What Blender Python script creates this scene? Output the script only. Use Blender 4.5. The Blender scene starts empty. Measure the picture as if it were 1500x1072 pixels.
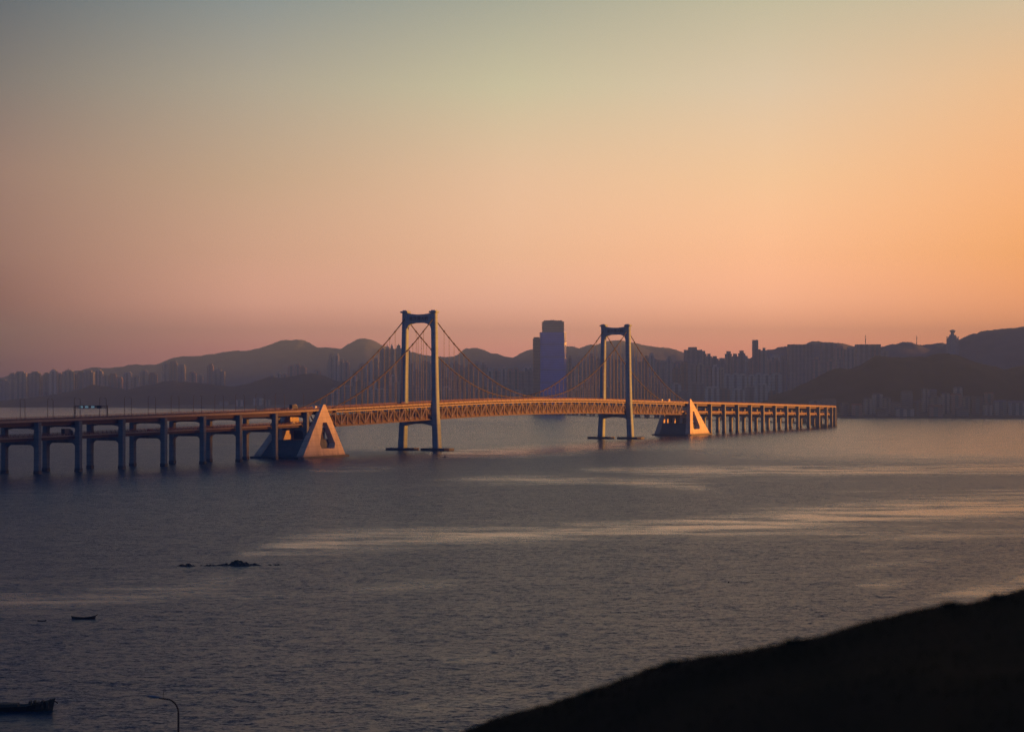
import bpy, math, random
from mathutils import Vector, noise as mnoise
random.seed(7)
R = math.radians
sc = bpy.context.scene
col = sc.collection

# ------------------------------------------------------------------ camera figures
F, CX, HY, CAMZ = 3452.0, 750.0, 567.0, 51.0      # focal length in photo pixels, centre column, horizon row, eye height
def W(px, py, Y):                                  # a point seen at (px,py) that stands Y metres ahead
    return Vector(((px - CX) / F * Y, Y, CAMZ + (HY - py) / F * Y))

# ------------------------------------------------------------------ mesh helpers
class MB:
    def __init__(s): s.v, s.f, s.m = [], [], []
    def quadhex(s, c, mi=0):                       # 8 corners: bottom ring 0-3 (ccw), top ring 4-7
        b = len(s.v); s.v += [tuple(p) for p in c]
        for q in ((0,3,2,1),(4,5,6,7),(0,1,5,4),(1,2,6,5),(2,3,7,6),(3,0,4,7)):
            s.f.append(tuple(b+i for i in q)); s.m.append(mi)
    def box(s, x0, x1, y0, y1, z0, z1, mi=0):
        s.quadhex([(x0,y0,z0),(x1,y0,z0),(x1,y1,z0),(x0,y1,z0),(x0,y0,z1),(x1,y0,z1),(x1,y1,z1),(x0,y1,z1)], mi)
    def tube(s, pts, rad, n=6, mi=0, caps=True):
        pts = [Vector(p) for p in pts]
        if not isinstance(rad, (list, tuple)): rad = [rad]*len(pts)
        b = len(s.v)
        for i, p in enumerate(pts):
            t = (pts[min(i+1, len(pts)-1)] - pts[max(i-1, 0)]).normalized()
            a = t.cross(Vector((0,0,1)))
            if a.length < 1e-3: a = t.cross(Vector((0,1,0)))
            a.normalize(); u = a.cross(t)
            for k in range(n):
                an = 2*math.pi*k/n
                s.v.append(tuple(p + rad[i]*(math.cos(an)*a + math.sin(an)*u)))
        for i in range(len(pts)-1):
            for k in range(n):
                k2 = (k+1) % n
                s.f.append((b+i*n+k, b+i*n+k2, b+(i+1)*n+k2, b+(i+1)*n+k)); s.m.append(mi)
        if caps:
            s.f.append(tuple(b+k for k in range(n))); s.m.append(mi)
            e = b+(len(pts)-1)*n
            s.f.append(tuple(e+n-1-k for k in range(n))); s.m.append(mi)
    def loft(s, rings, mi=0, caps=True):           # rings of equal length
        b = len(s.v); n = len(rings[0])
        for r in rings: s.v += [tuple(p) for p in r]
        for i in range(len(rings)-1):
            for k in range(n):
                k2 = (k+1) % n
                s.f.append((b+i*n+k, b+i*n+k2, b+(i+1)*n+k2, b+(i+1)*n+k)); s.m.append(mi)
        if caps:
            s.f.append(tuple(b+n-1-k for k in range(n))); s.m.append(mi)
            e = b+(len(rings)-1)*n
            s.f.append(tuple(e+k for k in range(n))); s.m.append(mi)
    def build(s, name, mats, parent=None, smooth=False):
        me = bpy.data.meshes.new(name)
        me.from_pydata(s.v, [], s.f)
        if not isinstance(mats, (list, tuple)): mats = [mats]
        for m in mats: me.materials.append(m)
        me.polygons.foreach_set('material_index', s.m)
        if smooth: me.polygons.foreach_set('use_smooth', [True]*len(s.f))
        import bmesh
        bm = bmesh.new(); bm.from_mesh(me); bmesh.ops.recalc_face_normals(bm, faces=bm.faces); bm.to_mesh(me); bm.free()
        me.update()
        o = bpy.data.objects.new(name, me); col.objects.link(o)
        if parent: o.parent = parent
        return o
def empty(name, loc=(0,0,0), rz=0):
    o = bpy.data.objects.new(name, None); col.objects.link(o); o.location = loc; o.rotation_euler = (0,0,rz)
    o.empty_display_size = 1; return o
def tag(o, label=None, cat=None, group=None, kind=None):
    if label: o['label'] = label
    if cat: o['category'] = cat
    if group: o['group'] = group
    if kind: o['kind'] = kind
    return o
def copy_tree(o, parent=None):
    c = o.copy(); col.objects.link(c)
    if parent: c.parent = parent
    for ch in list(o.children): copy_tree(ch, c)
    return c

# ------------------------------------------------------------------ materials
def newmat(name):
    m = bpy.data.materials.new(name); m.use_nodes = True
    nt = m.node_tree; b = nt.nodes['Principled BSDF']
    return m, nt, b
def mat(name, c, rough=.8, var=.25, scale=.3, metal=0, c2=None, bump=0.0):
    m, nt, b = newmat(name)
    tc = nt.nodes.new('ShaderNodeTexCoord'); ns = nt.nodes.new('ShaderNodeTexNoise')
    ns.inputs['Scale'].default_value = scale; ns.inputs['Detail'].default_value = 6
    nt.links.new(tc.outputs['Object'], ns.inputs['Vector'])
    r = nt.nodes.new('ShaderNodeValToRGB')
    c2 = c2 or tuple(x*(1+var) for x in c); c1 = tuple(x*(1-var) for x in c)
    r.color_ramp.elements[0].color = (*c1, 1); r.color_ramp.elements[1].color = (*c2, 1)
    r.color_ramp.elements[0].position = .3; r.color_ramp.elements[1].position = .7
    nt.links.new(ns.outputs['Fac'], r.inputs['Fac']); nt.links.new(r.outputs['Color'], b.inputs['Base Color'])
    b.inputs['Roughness'].default_value = rough; b.inputs['Metallic'].default_value = metal
    if bump:
        bp = nt.nodes.new('ShaderNodeBump'); bp.inputs['Strength'].default_value = bump
        nt.links.new(ns.outputs['Fac'], bp.inputs['Height']); nt.links.new(bp.outputs['Normal'], b.inputs['Normal'])
    return m
def concrete(name, c, scale=.25):                  # pale concrete with vertical weather streaks
    m, nt, b = newmat(name)
    tc = nt.nodes.new('ShaderNodeTexCoord'); mp = nt.nodes.new('ShaderNodeMapping')
    mp.inputs['Scale'].default_value = (scale*2.2, scale*2.2, scale*.25)
    nt.links.new(tc.outputs['Object'], mp.inputs['Vector'])
    n1 = nt.nodes.new('ShaderNodeTexNoise'); n1.inputs['Scale'].default_value = 1; n1.inputs['Detail'].default_value = 8
    nt.links.new(mp.outputs['Vector'], n1.inputs['Vector'])
    n2 = nt.nodes.new('ShaderNodeTexNoise'); n2.inputs['Scale'].default_value = scale*.6; n2.inputs['Detail'].default_value = 5
    nt.links.new(tc.outputs['Object'], n2.inputs['Vector'])
    mx = nt.nodes.new('ShaderNodeMath'); mx.operation = 'ADD'
    nt.links.new(n1.outputs['Fac'], mx.inputs[0]); nt.links.new(n2.outputs['Fac'], mx.inputs[1])
    r = nt.nodes.new('ShaderNodeMapRange'); r.inputs[1].default_value = .7; r.inputs[2].default_value = 1.3
    r.inputs[3].default_value = .72; r.inputs[4].default_value = 1.12
    nt.links.new(mx.outputs[0], r.inputs[0])
    mm = nt.nodes.new('ShaderNodeMix'); mm.data_type = 'RGBA'; mm.blend_type = 'MULTIPLY'; mm.inputs[0].default_value = 1
    mm.inputs[6].default_value = (*c, 1)
    nt.links.new(r.outputs[0], mm.inputs[7]); nt.links.new(mm.outputs[2], b.inputs['Base Color'])
    sp = nt.nodes.new('ShaderNodeSeparateXYZ'); nt.links.new(tc.outputs['Object'], sp.inputs[0])
    dv = nt.nodes.new('ShaderNodeMath'); dv.operation = 'DIVIDE'; dv.inputs[1].default_value = 4.1; nt.links.new(sp.outputs['Z'], dv.inputs[0])
    fr = nt.nodes.new('ShaderNodeMath'); fr.operation = 'FRACT'; nt.links.new(dv.outputs[0], fr.inputs[0])
    lt_ = nt.nodes.new('ShaderNodeMath'); lt_.operation = 'LESS_THAN'; lt_.inputs[1].default_value = .1; nt.links.new(fr.outputs[0], lt_.inputs[0])
    td = nt.nodes.new('ShaderNodeMapRange'); td.inputs[1].default_value = 2.0; td.inputs[2].default_value = 5.5; td.inputs[3].default_value = .45; td.inputs[4].default_value = 1
    wz = nt.nodes.new('ShaderNodeMath'); wz.operation = 'MULTIPLY_ADD'; wz.inputs[1].default_value = 3.0; nt.links.new(n1.outputs['Fac'], wz.inputs[0]); nt.links.new(sp.outputs['Z'], wz.inputs[2])
    nt.links.new(wz.outputs[0], td.inputs[0])
    jm = nt.nodes.new('ShaderNodeMath'); jm.operation = 'MULTIPLY_ADD'; jm.inputs[1].default_value = -.22; jm.inputs[2].default_value = 1; nt.links.new(lt_.outputs[0], jm.inputs[0])
    tj = nt.nodes.new('ShaderNodeMath'); tj.operation = 'MULTIPLY'; nt.links.new(td.outputs[0], tj.inputs[0]); nt.links.new(jm.outputs[0], tj.inputs[1])
    m3 = nt.nodes.new('ShaderNodeMix'); m3.data_type = 'RGBA'; m3.blend_type = 'MULTIPLY'; m3.inputs[0].default_value = 1
    nt.links.new(mm.outputs[2], m3.inputs[6]); nt.links.new(tj.outputs[0], m3.inputs[7]); nt.links.new(m3.outputs[2], b.inputs['Base Color'])
    b.inputs['Roughness'].default_value = .85
    return m
M = {}
M['concrete'] = concrete('weathered_concrete', (.20,.22,.24))
M['tower'] = concrete('painted_tower_concrete', (.23,.31,.39), .12)
M['anchor'] = concrete('anchor_concrete', (.58,.48,.42), .1)
M['opening_shade'] = mat('shade_dark_core_concrete', (.07,.07,.07), .9, .2, .2)  # shade inside the anchorage openings put into the colour
M['ballast'] = concrete('dark_ballast_concrete', (.11,.125,.14), .1)
M['wet'] = mat('wet_dark_concrete', (.05,.05,.048), .5)
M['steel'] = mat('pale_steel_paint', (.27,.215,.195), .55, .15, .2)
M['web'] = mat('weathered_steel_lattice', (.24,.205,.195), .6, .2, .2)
M['girder'] = mat('shaded_reddish_girder_paint', (.05,.022,.018), .6, .2, .2)  # girder paint deepened, shade inside the truss put into the colour
M['truss_shade'] = mat('maroon_truss_shade', (.022,.011,.010), .8, .2, .2)  # tone of the added sheet: truss interior shade as colour
M['rail'] = mat('dark_red_rail_paint', (.13,.055,.045), .6, .2, .4)
M['asphalt'] = mat('asphalt', (.05,.05,.052), .9, .2, 1.0)
M['cable'] = mat('cable_wrap', (.04,.03,.03), .6, .2, .4)
M['hanger'] = mat('hanger_rope', (.055,.042,.042), .6, .1, .4)
M['darkmetal'] = mat('dark_lamp_metal', (.035,.035,.04), .5, .2, 1.0)
M['letter'] = mat('bronze_letter', (.02,.02,.025), .5, .1, 1.0)
M['hull'] = mat('dark_boat_hull', (.03,.035,.03), .6, .3, 2.0)
M['wood'] = mat('wet_boat_wood', (.05,.04,.03), .7, .3, 3.0)
M['rock'] = mat('wet_reef_rock', (.018,.02,.018), .55, .5, .8, bump=.6)
M['white'] = mat('white_vehicle_paint', (.75,.74,.72), .35, .05, 1.0)
M['truckdark'] = mat('dark_truck_paint', (.06,.065,.08), .4, .1, 1.0)
M['carred'] = mat('dark_red_car_paint', (.25,.04,.03), .35, .1, 1.0)
M['rubber'] = mat('tyre_rubber', (.015,.015,.015), .9, .1, 2.0)
M['glass'] = mat('dark_window_glass', (.02,.025,.03), .15, .1, 1.0)
M['lampglass'] = mat('blue_grey_lamp_shell', (.10,.14,.20), .35, .1, 3.0)
M['sand'] = mat('shore_stone', (.09,.085,.08), .9, .3, .05)
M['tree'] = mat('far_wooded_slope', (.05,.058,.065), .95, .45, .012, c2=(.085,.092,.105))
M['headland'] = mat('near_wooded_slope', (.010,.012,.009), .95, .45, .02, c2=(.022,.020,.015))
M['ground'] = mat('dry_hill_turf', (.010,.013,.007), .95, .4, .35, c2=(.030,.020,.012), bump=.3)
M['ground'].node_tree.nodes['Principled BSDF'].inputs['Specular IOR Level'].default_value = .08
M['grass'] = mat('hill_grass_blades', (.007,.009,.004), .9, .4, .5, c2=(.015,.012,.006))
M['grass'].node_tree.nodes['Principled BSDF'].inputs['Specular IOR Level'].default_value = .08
M['leaf'] = mat('shrub_leaf', (.014,.022,.011), .8, .4, 2.0)
M['stem'] = mat('shrub_stem', (.03,.024,.018), .9, .3, 3.0)
M['roofgrey'] = mat('roof_felt', (.10,.10,.11), .9, .2, .2)
M['roofred'] = mat('clay_roof', (.20,.09,.07), .85, .2, .3)
M['roofblue'] = mat('blue_steel_roof', (.06,.09,.20), .6, .2, .2)
def emis(name, c, s):
    m, nt, b = newmat(name)
    b.inputs['Base Color'].default_value = (*c, 1)
    b.inputs['Emission Color'].default_value = (*c, 1); b.inputs['Emission Strength'].default_value = s
    return m
M['led'] = emis('lit_led_sign', (.55,.85,.95), .12)
M['lit'] = emis('lit_lamp', (1,.85,.65), 6)
def facade(name, wall, win, floor=3.2, duty=.5):    # storey bands: glazing between spandrels
    m, nt, b = newmat(name)
    tc = nt.nodes.new('ShaderNodeTexCoord'); sp = nt.nodes.new('ShaderNodeSeparateXYZ')
    nt.links.new(tc.outputs['Object'], sp.inputs[0])
    d = nt.nodes.new('ShaderNodeMath'); d.operation = 'DIVIDE'; d.inputs[1].default_value = floor
    nt.links.new(sp.outputs['Z'], d.inputs[0])
    fr = nt.nodes.new('ShaderNodeMath'); fr.operation = 'FRACT'; nt.links.new(d.outputs[0], fr.inputs[0])
    g = nt.nodes.new('ShaderNodeMath'); g.operation = 'GREATER_THAN'; g.inputs[1].default_value = 1-duty
    nt.links.new(fr.outputs[0], g.inputs[0])
    mx = nt.nodes.new('ShaderNodeMix'); mx.data_type = 'RGBA'
    mx.inputs[6].default_value = (*wall,1); mx.inputs[7].default_value = (*win,1)
    nt.links.new(g.outputs[0], mx.inputs[0])
    ns = nt.nodes.new('ShaderNodeTexNoise'); ns.inputs['Scale'].default_value = .05; nt.links.new(tc.outputs['Object'], ns.inputs['Vector'])
    mr = nt.nodes.new('ShaderNodeMapRange'); mr.inputs[3].default_value = .7; mr.inputs[4].default_value = 1.3
    nt.links.new(ns.outputs['Fac'], mr.inputs[0])
    m2 = nt.nodes.new('ShaderNodeMix'); m2.data_type = 'RGBA'; m2.blend_type = 'MULTIPLY'; m2.inputs[0].default_value = 1
    nt.links.new(mx.outputs[2], m2.inputs[6]); nt.links.new(mr.outputs[0], m2.inputs[7])
    nt.links.new(m2.outputs[2], b.inputs['Base Color'])
    ro = nt.nodes.new('ShaderNodeMapRange'); ro.inputs[3].default_value = .85; ro.inputs[4].default_value = .25
    nt.links.new(g.outputs[0], ro.inputs[0]); nt.links.new(ro.outputs[0], b.inputs['Roughness'])
    return m
WALLS = [facade('cream_facade', (0.493,0.450,0.392), (0.255,0.232,0.203), 3.2, .45), facade('grey_facade', (0.319,0.319,0.334), (0.165,0.165,0.173), 3.2, .45),
         facade('pale_facade', (0.609,0.580,0.551), (0.315,0.300,0.285), 3.2, .45), facade('brown_facade', (0.319,0.232,0.189), (0.165,0.120,0.098), 3.2, .45),
         facade('pink_facade', (0.493,0.348,0.304), (0.255,0.180,0.158), 3.2, .45)]
SHORE_WALLS = [facade(n_ + '_shore_facade', tuple(1.0*v for v in c_), tuple(.5*v for v in c_), 3.4, .4) for n_, c_ in (('cream',(.34,.31,.27)),('grey',(.22,.22,.23)),('pale',(.42,.40,.38)),('brown',(.22,.16,.13)),('pink',(.34,.24,.21)))]
BAYS = facade('recessed_bay_glazing', (.24,.235,.24), (.13,.13,.15), 3.2, .6)
M['blueglass'] = facade('blue_curtain_wall', (.12,.27,.80), (.09,.20,.70), 4.0, .7)
M['bandglass'] = facade('dark_blue_plant_floor', (.10,.22,.62), (.08,.17,.54), 4.0, .5)
M['crownglass'] = facade('grey_crown_wall', (.36,.33,.30), (.26,.24,.23), 4.0, .5)

# ------------------------------------------------------------------ world
SKY_AZ = [-75, -12.25, -6.2, 0, 6.2, 12.25, 60, 110]
SKY_EL = [0, .95, 2.03, 3.2, 5.08, 7.25, 9.25, 16, 40, 90]
def lin(c): return tuple(((x/255)/12.92 if x/255 <= .04045 else ((x/255+.055)/1.055)**2.4) for x in c)
SKY_RGB = {   # sky colours by bearing, low to high
 -75:   [(80,66,80),(88,72,84),(98,82,90),(104,92,98),(108,98,102),(104,100,106),(98,100,108),(36,54,84),(30,50,78),(28,52,84)],
 -12.25:[(95,70,82),(110,80,86),(139,104,96),(152,116,103),(156,126,111),(135,124,115),(110,112,113),(42,58,86),(30,50,78),(28,52,84)],
 -6.2:  [(165,112,108),(175,120,114),(200,148,128),(205,158,132),(195,163,135),(175,163,143),(145,148,142),(52,67,90),(32,50,78),(28,52,84)],
 0:     [(200,138,120),(212,147,126),(222,164,138),(232,180,145),(229,189,154),(202,190,158),(172,170,150),(60,74,94),(34,52,78),(28,52,84)],
 6.2:   [(215,145,115),(226,155,122),(238,172,135),(250,185,140),(243,196,152),(222,197,165),(198,187,158),(69,82,98),(38,54,78),(28,52,84)],
 12.25: [(208,138,98),(216,146,104),(224,152,108),(240,167,110),(245,180,125),(235,188,143),(212,188,155),(78,88,100),(42,56,78),(28,52,84)],
 60:    [(300,175,95),(300,185,105),(300,195,118),(300,205,135),(290,210,150),(275,205,155),(245,195,158),(100,96,94),(48,60,80),(28,52,84)],
 110:   [(235,150,120),(240,158,126),(245,165,132),(240,166,138),(230,164,140),(205,155,138),(175,145,135),(66,72,84),(38,54,78),(28,52,84)],
}
SKY_GAIN = {az: [(1,1,1)]*10 for az in SKY_AZ}
#GAINS#
SKY_GAIN = {-75: [(1.793,1.161,1.033), (1.665,1.104,1.007), (1.367,1.018,0.967), (1.288,1.189,1.130), (1.162,1.143,1.116), (0.986,1.055,1.073), (0.846,0.976,1.035), (0.923,0.988,1.018), (1.000,1.000,1.000), (1.000,1.000,1.000)], -12.25: [(2.133,1.230,1.048), (1.950,1.148,1.010), (1.524,1.025,0.953), (1.411,1.271,1.186), (1.232,1.205,1.166), (0.980,1.079,1.104), (0.780,0.965,1.051), (0.890,0.983,1.025), (1.000,1.000,1.000), (1.000,1.000,1.000)], -6.2: [(3.508,2.718,2.308), (3.207,2.537,2.224), (2.505,2.265,2.098), (1.712,1.644,1.545), (1.362,1.368,1.300), (1.189,1.242,1.229), (1.023,1.137,1.175), (1.011,1.068,1.087), (1.000,1.000,1.000), (1.000,1.000,1.000)], 0: [(3.519,2.858,2.484), (3.218,2.668,2.394), (2.514,2.382,2.259), (1.800,1.755,1.652), (1.440,1.428,1.384), (1.242,1.289,1.250), (1.113,1.178,1.182), (1.057,1.089,1.091), (1.000,1.000,1.000), (1.000,1.000,1.000)], 6.2: [(3.663,2.882,2.445), (3.349,2.690,2.356), (2.617,2.402,2.223), (1.825,1.773,1.678), (1.448,1.445,1.381), (1.260,1.288,1.285), (1.151,1.200,1.181), (1.075,1.100,1.091), (1.000,1.000,1.000), (1.000,1.000,1.000)], 12.25: [(3.651,2.666,1.807), (3.338,2.488,1.742), (2.608,2.222,1.643), (1.809,1.680,1.284), (1.456,1.407,1.340), (1.278,1.282,1.236), (1.147,1.213,1.227), (1.074,1.106,1.114), (1.000,1.000,1.000), (1.000,1.000,1.000)], 60: [(2.856,2.166,1.565), (2.637,2.042,1.519), (2.126,1.855,1.450), (1.566,1.476,1.199), (1.319,1.285,1.238), (1.195,1.197,1.165), (1.103,1.149,1.159), (1.051,1.075,1.080), (1.000,1.000,1.000), (1.000,1.000,1.000)], 110: [(2.856,2.166,1.565), (2.637,2.042,1.519), (2.126,1.855,1.450), (1.566,1.476,1.199), (1.319,1.285,1.238), (1.195,1.197,1.165), (1.103,1.149,1.159), (1.051,1.075,1.080), (1.000,1.000,1.000), (1.000,1.000,1.000)]}
def make_world():
    w = bpy.data.worlds.new('World'); sc.world = w; w.use_nodes = True
    nt = w.node_tree; nt.nodes.clear(); N = nt.nodes.new; L = nt.links.new
    out = N('ShaderNodeOutputWorld'); bg = N('ShaderNodeBackground'); bg.inputs['Strength'].default_value = WORLD_S
    L(bg.outputs[0], out.inputs['Surface'])
    tc = N('ShaderNodeTexCoord'); sp = N('ShaderNodeSeparateXYZ'); L(tc.outputs['Generated'], sp.inputs[0])
    asn = N('ShaderNodeMath'); asn.operation = 'ARCSINE'; L(sp.outputs['Z'], asn.inputs[0])
    eln = N('ShaderNodeMath'); eln.operation = 'MULTIPLY'; eln.inputs[1].default_value = 2/math.pi; L(asn.outputs[0], eln.inputs[0])
    pw = N('ShaderNodeMath'); pw.operation = 'POWER'; pw.inputs[1].default_value = .5; pw.use_clamp = True
    mxz = N('ShaderNodeMath'); mxz.operation = 'MAXIMUM'; mxz.inputs[1].default_value = 0; L(eln.outputs[0], mxz.inputs[0]); L(mxz.outputs[0], pw.inputs[0])
    az = N('ShaderNodeMath'); az.operation = 'ARCTAN2'; L(sp.outputs['X'], az.inputs[0]); L(sp.outputs['Y'], az.inputs[1])
    def ramp(azk):
        r = N('ShaderNodeValToRGB'); cr = r.color_ramp; cr.interpolation = 'LINEAR'
        while len(cr.elements) < 10: cr.elements.new(.5)
        for i, e in enumerate(SKY_EL):
            cr.elements[i].position = (e/90)**.5
        for i, e in enumerate(SKY_EL):
            c = lin(SKY_RGB[azk][i]); g = SKY_GAIN[azk][i]
            cr.elements[i].color = (c[0]*g[0], c[1]*g[1], c[2]*g[2], 1)
        L(pw.outputs[0], r.inputs['Fac']); return r.outputs['Color']
    def back():
        r = N('ShaderNodeValToRGB'); cr = r.color_ramp
        cols = [(0,(28,108,160)),(.25,(28,118,178)),(.5,(28,108,168)),(1,(26,52,86))]
        while len(cr.elements) < 4: cr.elements.new(.5)
        for i, (p, c) in enumerate(cols): cr.elements[i].position = p
        for i, (p, c) in enumerate(cols): cr.elements[i].color = (*lin(c), 1)
        L(pw.outputs[0], r.inputs['Fac']); return r.outputs['Color']
    ba = back()
    stops = [(-180, ba)] + [(a, ramp(a)) for a in SKY_AZ] + [(180, ba)]
    cur = stops[0][1]
    for (a0, c0), (a1, c1) in zip(stops, stops[1:]):
        mr = N('ShaderNodeMapRange'); mr.interpolation_type = 'LINEAR'; mr.clamp = True
        mr.inputs[1].default_value = R(a0); mr.inputs[2].default_value = R(a1)
        L(az.outputs[0], mr.inputs[0])
        mx = N('ShaderNodeMix'); mx.data_type = 'RGBA'; L(mr.outputs[0], mx.inputs[0]); L(cur, mx.inputs[6]); L(c1, mx.inputs[7])
        cur = mx.outputs[2]
    sky = N('ShaderNodeTexSky'); sky.sky_type = 'NISHITA'; sky.sun_disc = False
    sky.sun_elevation = R(SUN_EL); sky.sun_rotation = R(SUN_AZ)
    sk = N('ShaderNodeMix'); sk.data_type = 'RGBA'; sk.blend_type = 'ADD'; sk.inputs[0].default_value = NISHITA
    L(cur, sk.inputs[6]); L(sky.outputs[0], sk.inputs[7])
    L(sk.outputs[2], bg.inputs['Color'])
WORLD_S, EXPO = .336, 1.55
SUN_AZ, SUN_EL, NISHITA = 84.0, 3.0, .001
make_world()
sl = bpy.data.lights.new('sun', 'SUN'); sl.energy = 5.0; sl.angle = R(2.0); sl.color = (1, .345, .04)
so = bpy.data.objects.new('sun', sl); col.objects.link(so)
sd = Vector((math.sin(R(SUN_AZ))*math.cos(R(SUN_EL)), math.cos(R(SUN_AZ))*math.cos(R(SUN_EL)), math.sin(R(SUN_EL))))
so.rotation_euler = sd.to_track_quat('Z', 'Y').to_euler(); so.location = (400, -100, 300)

# ------------------------------------------------------------------ camera
cd = bpy.data.cameras.new('camera'); cam = bpy.data.objects.new('camera', cd); col.objects.link(cam)
cd.sensor_width = 36; cd.lens = 36*F/1500; cd.clip_start = .5; cd.clip_end = 60000
cam.location = (0, 0, CAMZ); cam.rotation_euler = (R(90) + math.atan((HY-536)/F), 0, 0)
cd.dof.use_dof = True; cd.dof.focus_distance = 1800; cd.dof.aperture_fstop = 1.15
sc.camera = cam
sc.view_settings.view_transform = 'Standard'; sc.view_settings.look = 'None'
sc.view_settings.exposure = EXPO; sc.view_settings.gamma = 1

# ------------------------------------------------------------------ bridge line
T1 = Vector((-74.5, 1904.0)); D0 = Vector((.385, .923)).normalized()
H0 = math.atan2(D0.x, D0.y); CS, RAD = 1130.0, 960.0; H1 = R(-20); AL = (H0-H1)*RAD
def heading(s):
    if s <= CS: return H0
    return max(H1, H0 - (s-CS)/RAD)
def line(s):
    if s <= CS: return T1 + s*D0, H0
    p0 = T1 + CS*D0; c = p0 - RAD*Vector((math.cos(H0), -math.sin(H0)))
    h = heading(s); p = c + RAD*Vector((math.cos(h), -math.sin(h)))
    if s > CS+AL: p = p + (s-CS-AL)*Vector((math.sin(h), math.cos(h)))
    return p, h
def B(s, t, z):
    p, h = line(s); q = p + t*Vector((math.cos(h), -math.sin(h)))
    return (q.x, q.y, z)
ZP = [(-760,30.3),(-570,31.7),(-400,33.0),(-240,34.4),(-138,35.7),(-61,37.0),(0,38),(115,39.6),(230,40.1),(345,39.6),(460,38),(521,37),(598,35.7),
      (700,34.4),(860,32.3),(1010,30.0),(1200,27.2),(1500,23.5),(1850,18.5),(2300,14),(3200,10)]
def zt(s):
    for i in range(len(ZP)-1):
        (a, za), (b, zb) = ZP[i], ZP[i+1]
        if a <= s <= b:
            u = (s-a)/(b-a)
            m0 = (zb-ZP[i-1][1])/(b-ZP[i-1][0])*(b-a) if i else zb-za
            m1 = (ZP[i+2][1]-za)/(ZP[i+2][0]-a)*(b-a) if i+2 < len(ZP) else zb-za
            return (2*u**3-3*u*u+1)*za + (u**3-2*u*u+u)*m0 + (-2*u**3+3*u*u)*zb + (u**3-u*u)*m1
    return ZP[0][1] if s < ZP[0][0] else ZP[-1][1]
def strip(mb, s0, s1, step, t0, t1, f0, f1, mi=0):  # a long member between offsets t0..t1 and heights f0(s)..f1(s)
    n = max(1, int(round((s1-s0)/step))); rings = []
    for i in range(n+1):
        s = s0+(s1-s0)*i/n
        rings.append([B(s,t0,f0(s)), B(s,t1,f0(s)), B(s,t1,f1(s)), B(s,t0,f1(s))])
    mb.loft(rings, mi)
def rel(a): return lambda s: zt(s)+a
def bbox(mb, s0, s1, t0, t1, z0, z1, mi=0):
    mb.quadhex([B(s0,t0,z0),B(s1,t0,z0),B(s1,t1,z0),B(s0,t1,z0),B(s0,t0,z1),B(s1,t0,z1),B(s1,t1,z1),B(s0,t1,z1)], mi)
def sprism(mb, poly, s0, s1, mi=0):                 # polygon in (t,z) run along s
    mb.loft([[B(s0,t,z) for t, z in poly], [B(s1,t,z) for t, z in poly]], mi)
def bar(mb, a, b, w, mi=0):
    mb.tube([a, b], w*.62, 4, mi)
def railing(s0, s1, t, top, parent, base=0.0, step=10):
    mb = MB()
    for z in (.25, .65, 1.1):
        strip(mb, s0, s1, step, t-.08, t+.08, rel(base+z-.13), rel(base+z+.05))
    s = s0
    while s <= s1+.01:
        mb.quadhex([B(s-.12,t-.1,zt(s)+base),B(s+.12,t-.1,zt(s)+base),B(s+.12,t+.1,zt(s)+base),B(s-.12,t+.1,zt(s)+base),
                    B(s-.12,t-.1,zt(s)+base+1.2),B(s+.12,t-.1,zt(s)+base+1.2),B(s+.12,t+.1,zt(s)+base+1.2),B(s-.12,t+.1,zt(s)+base+1.2)])
        s += step/2
    return mb.build('railing', M['rail'], parent)

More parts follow.
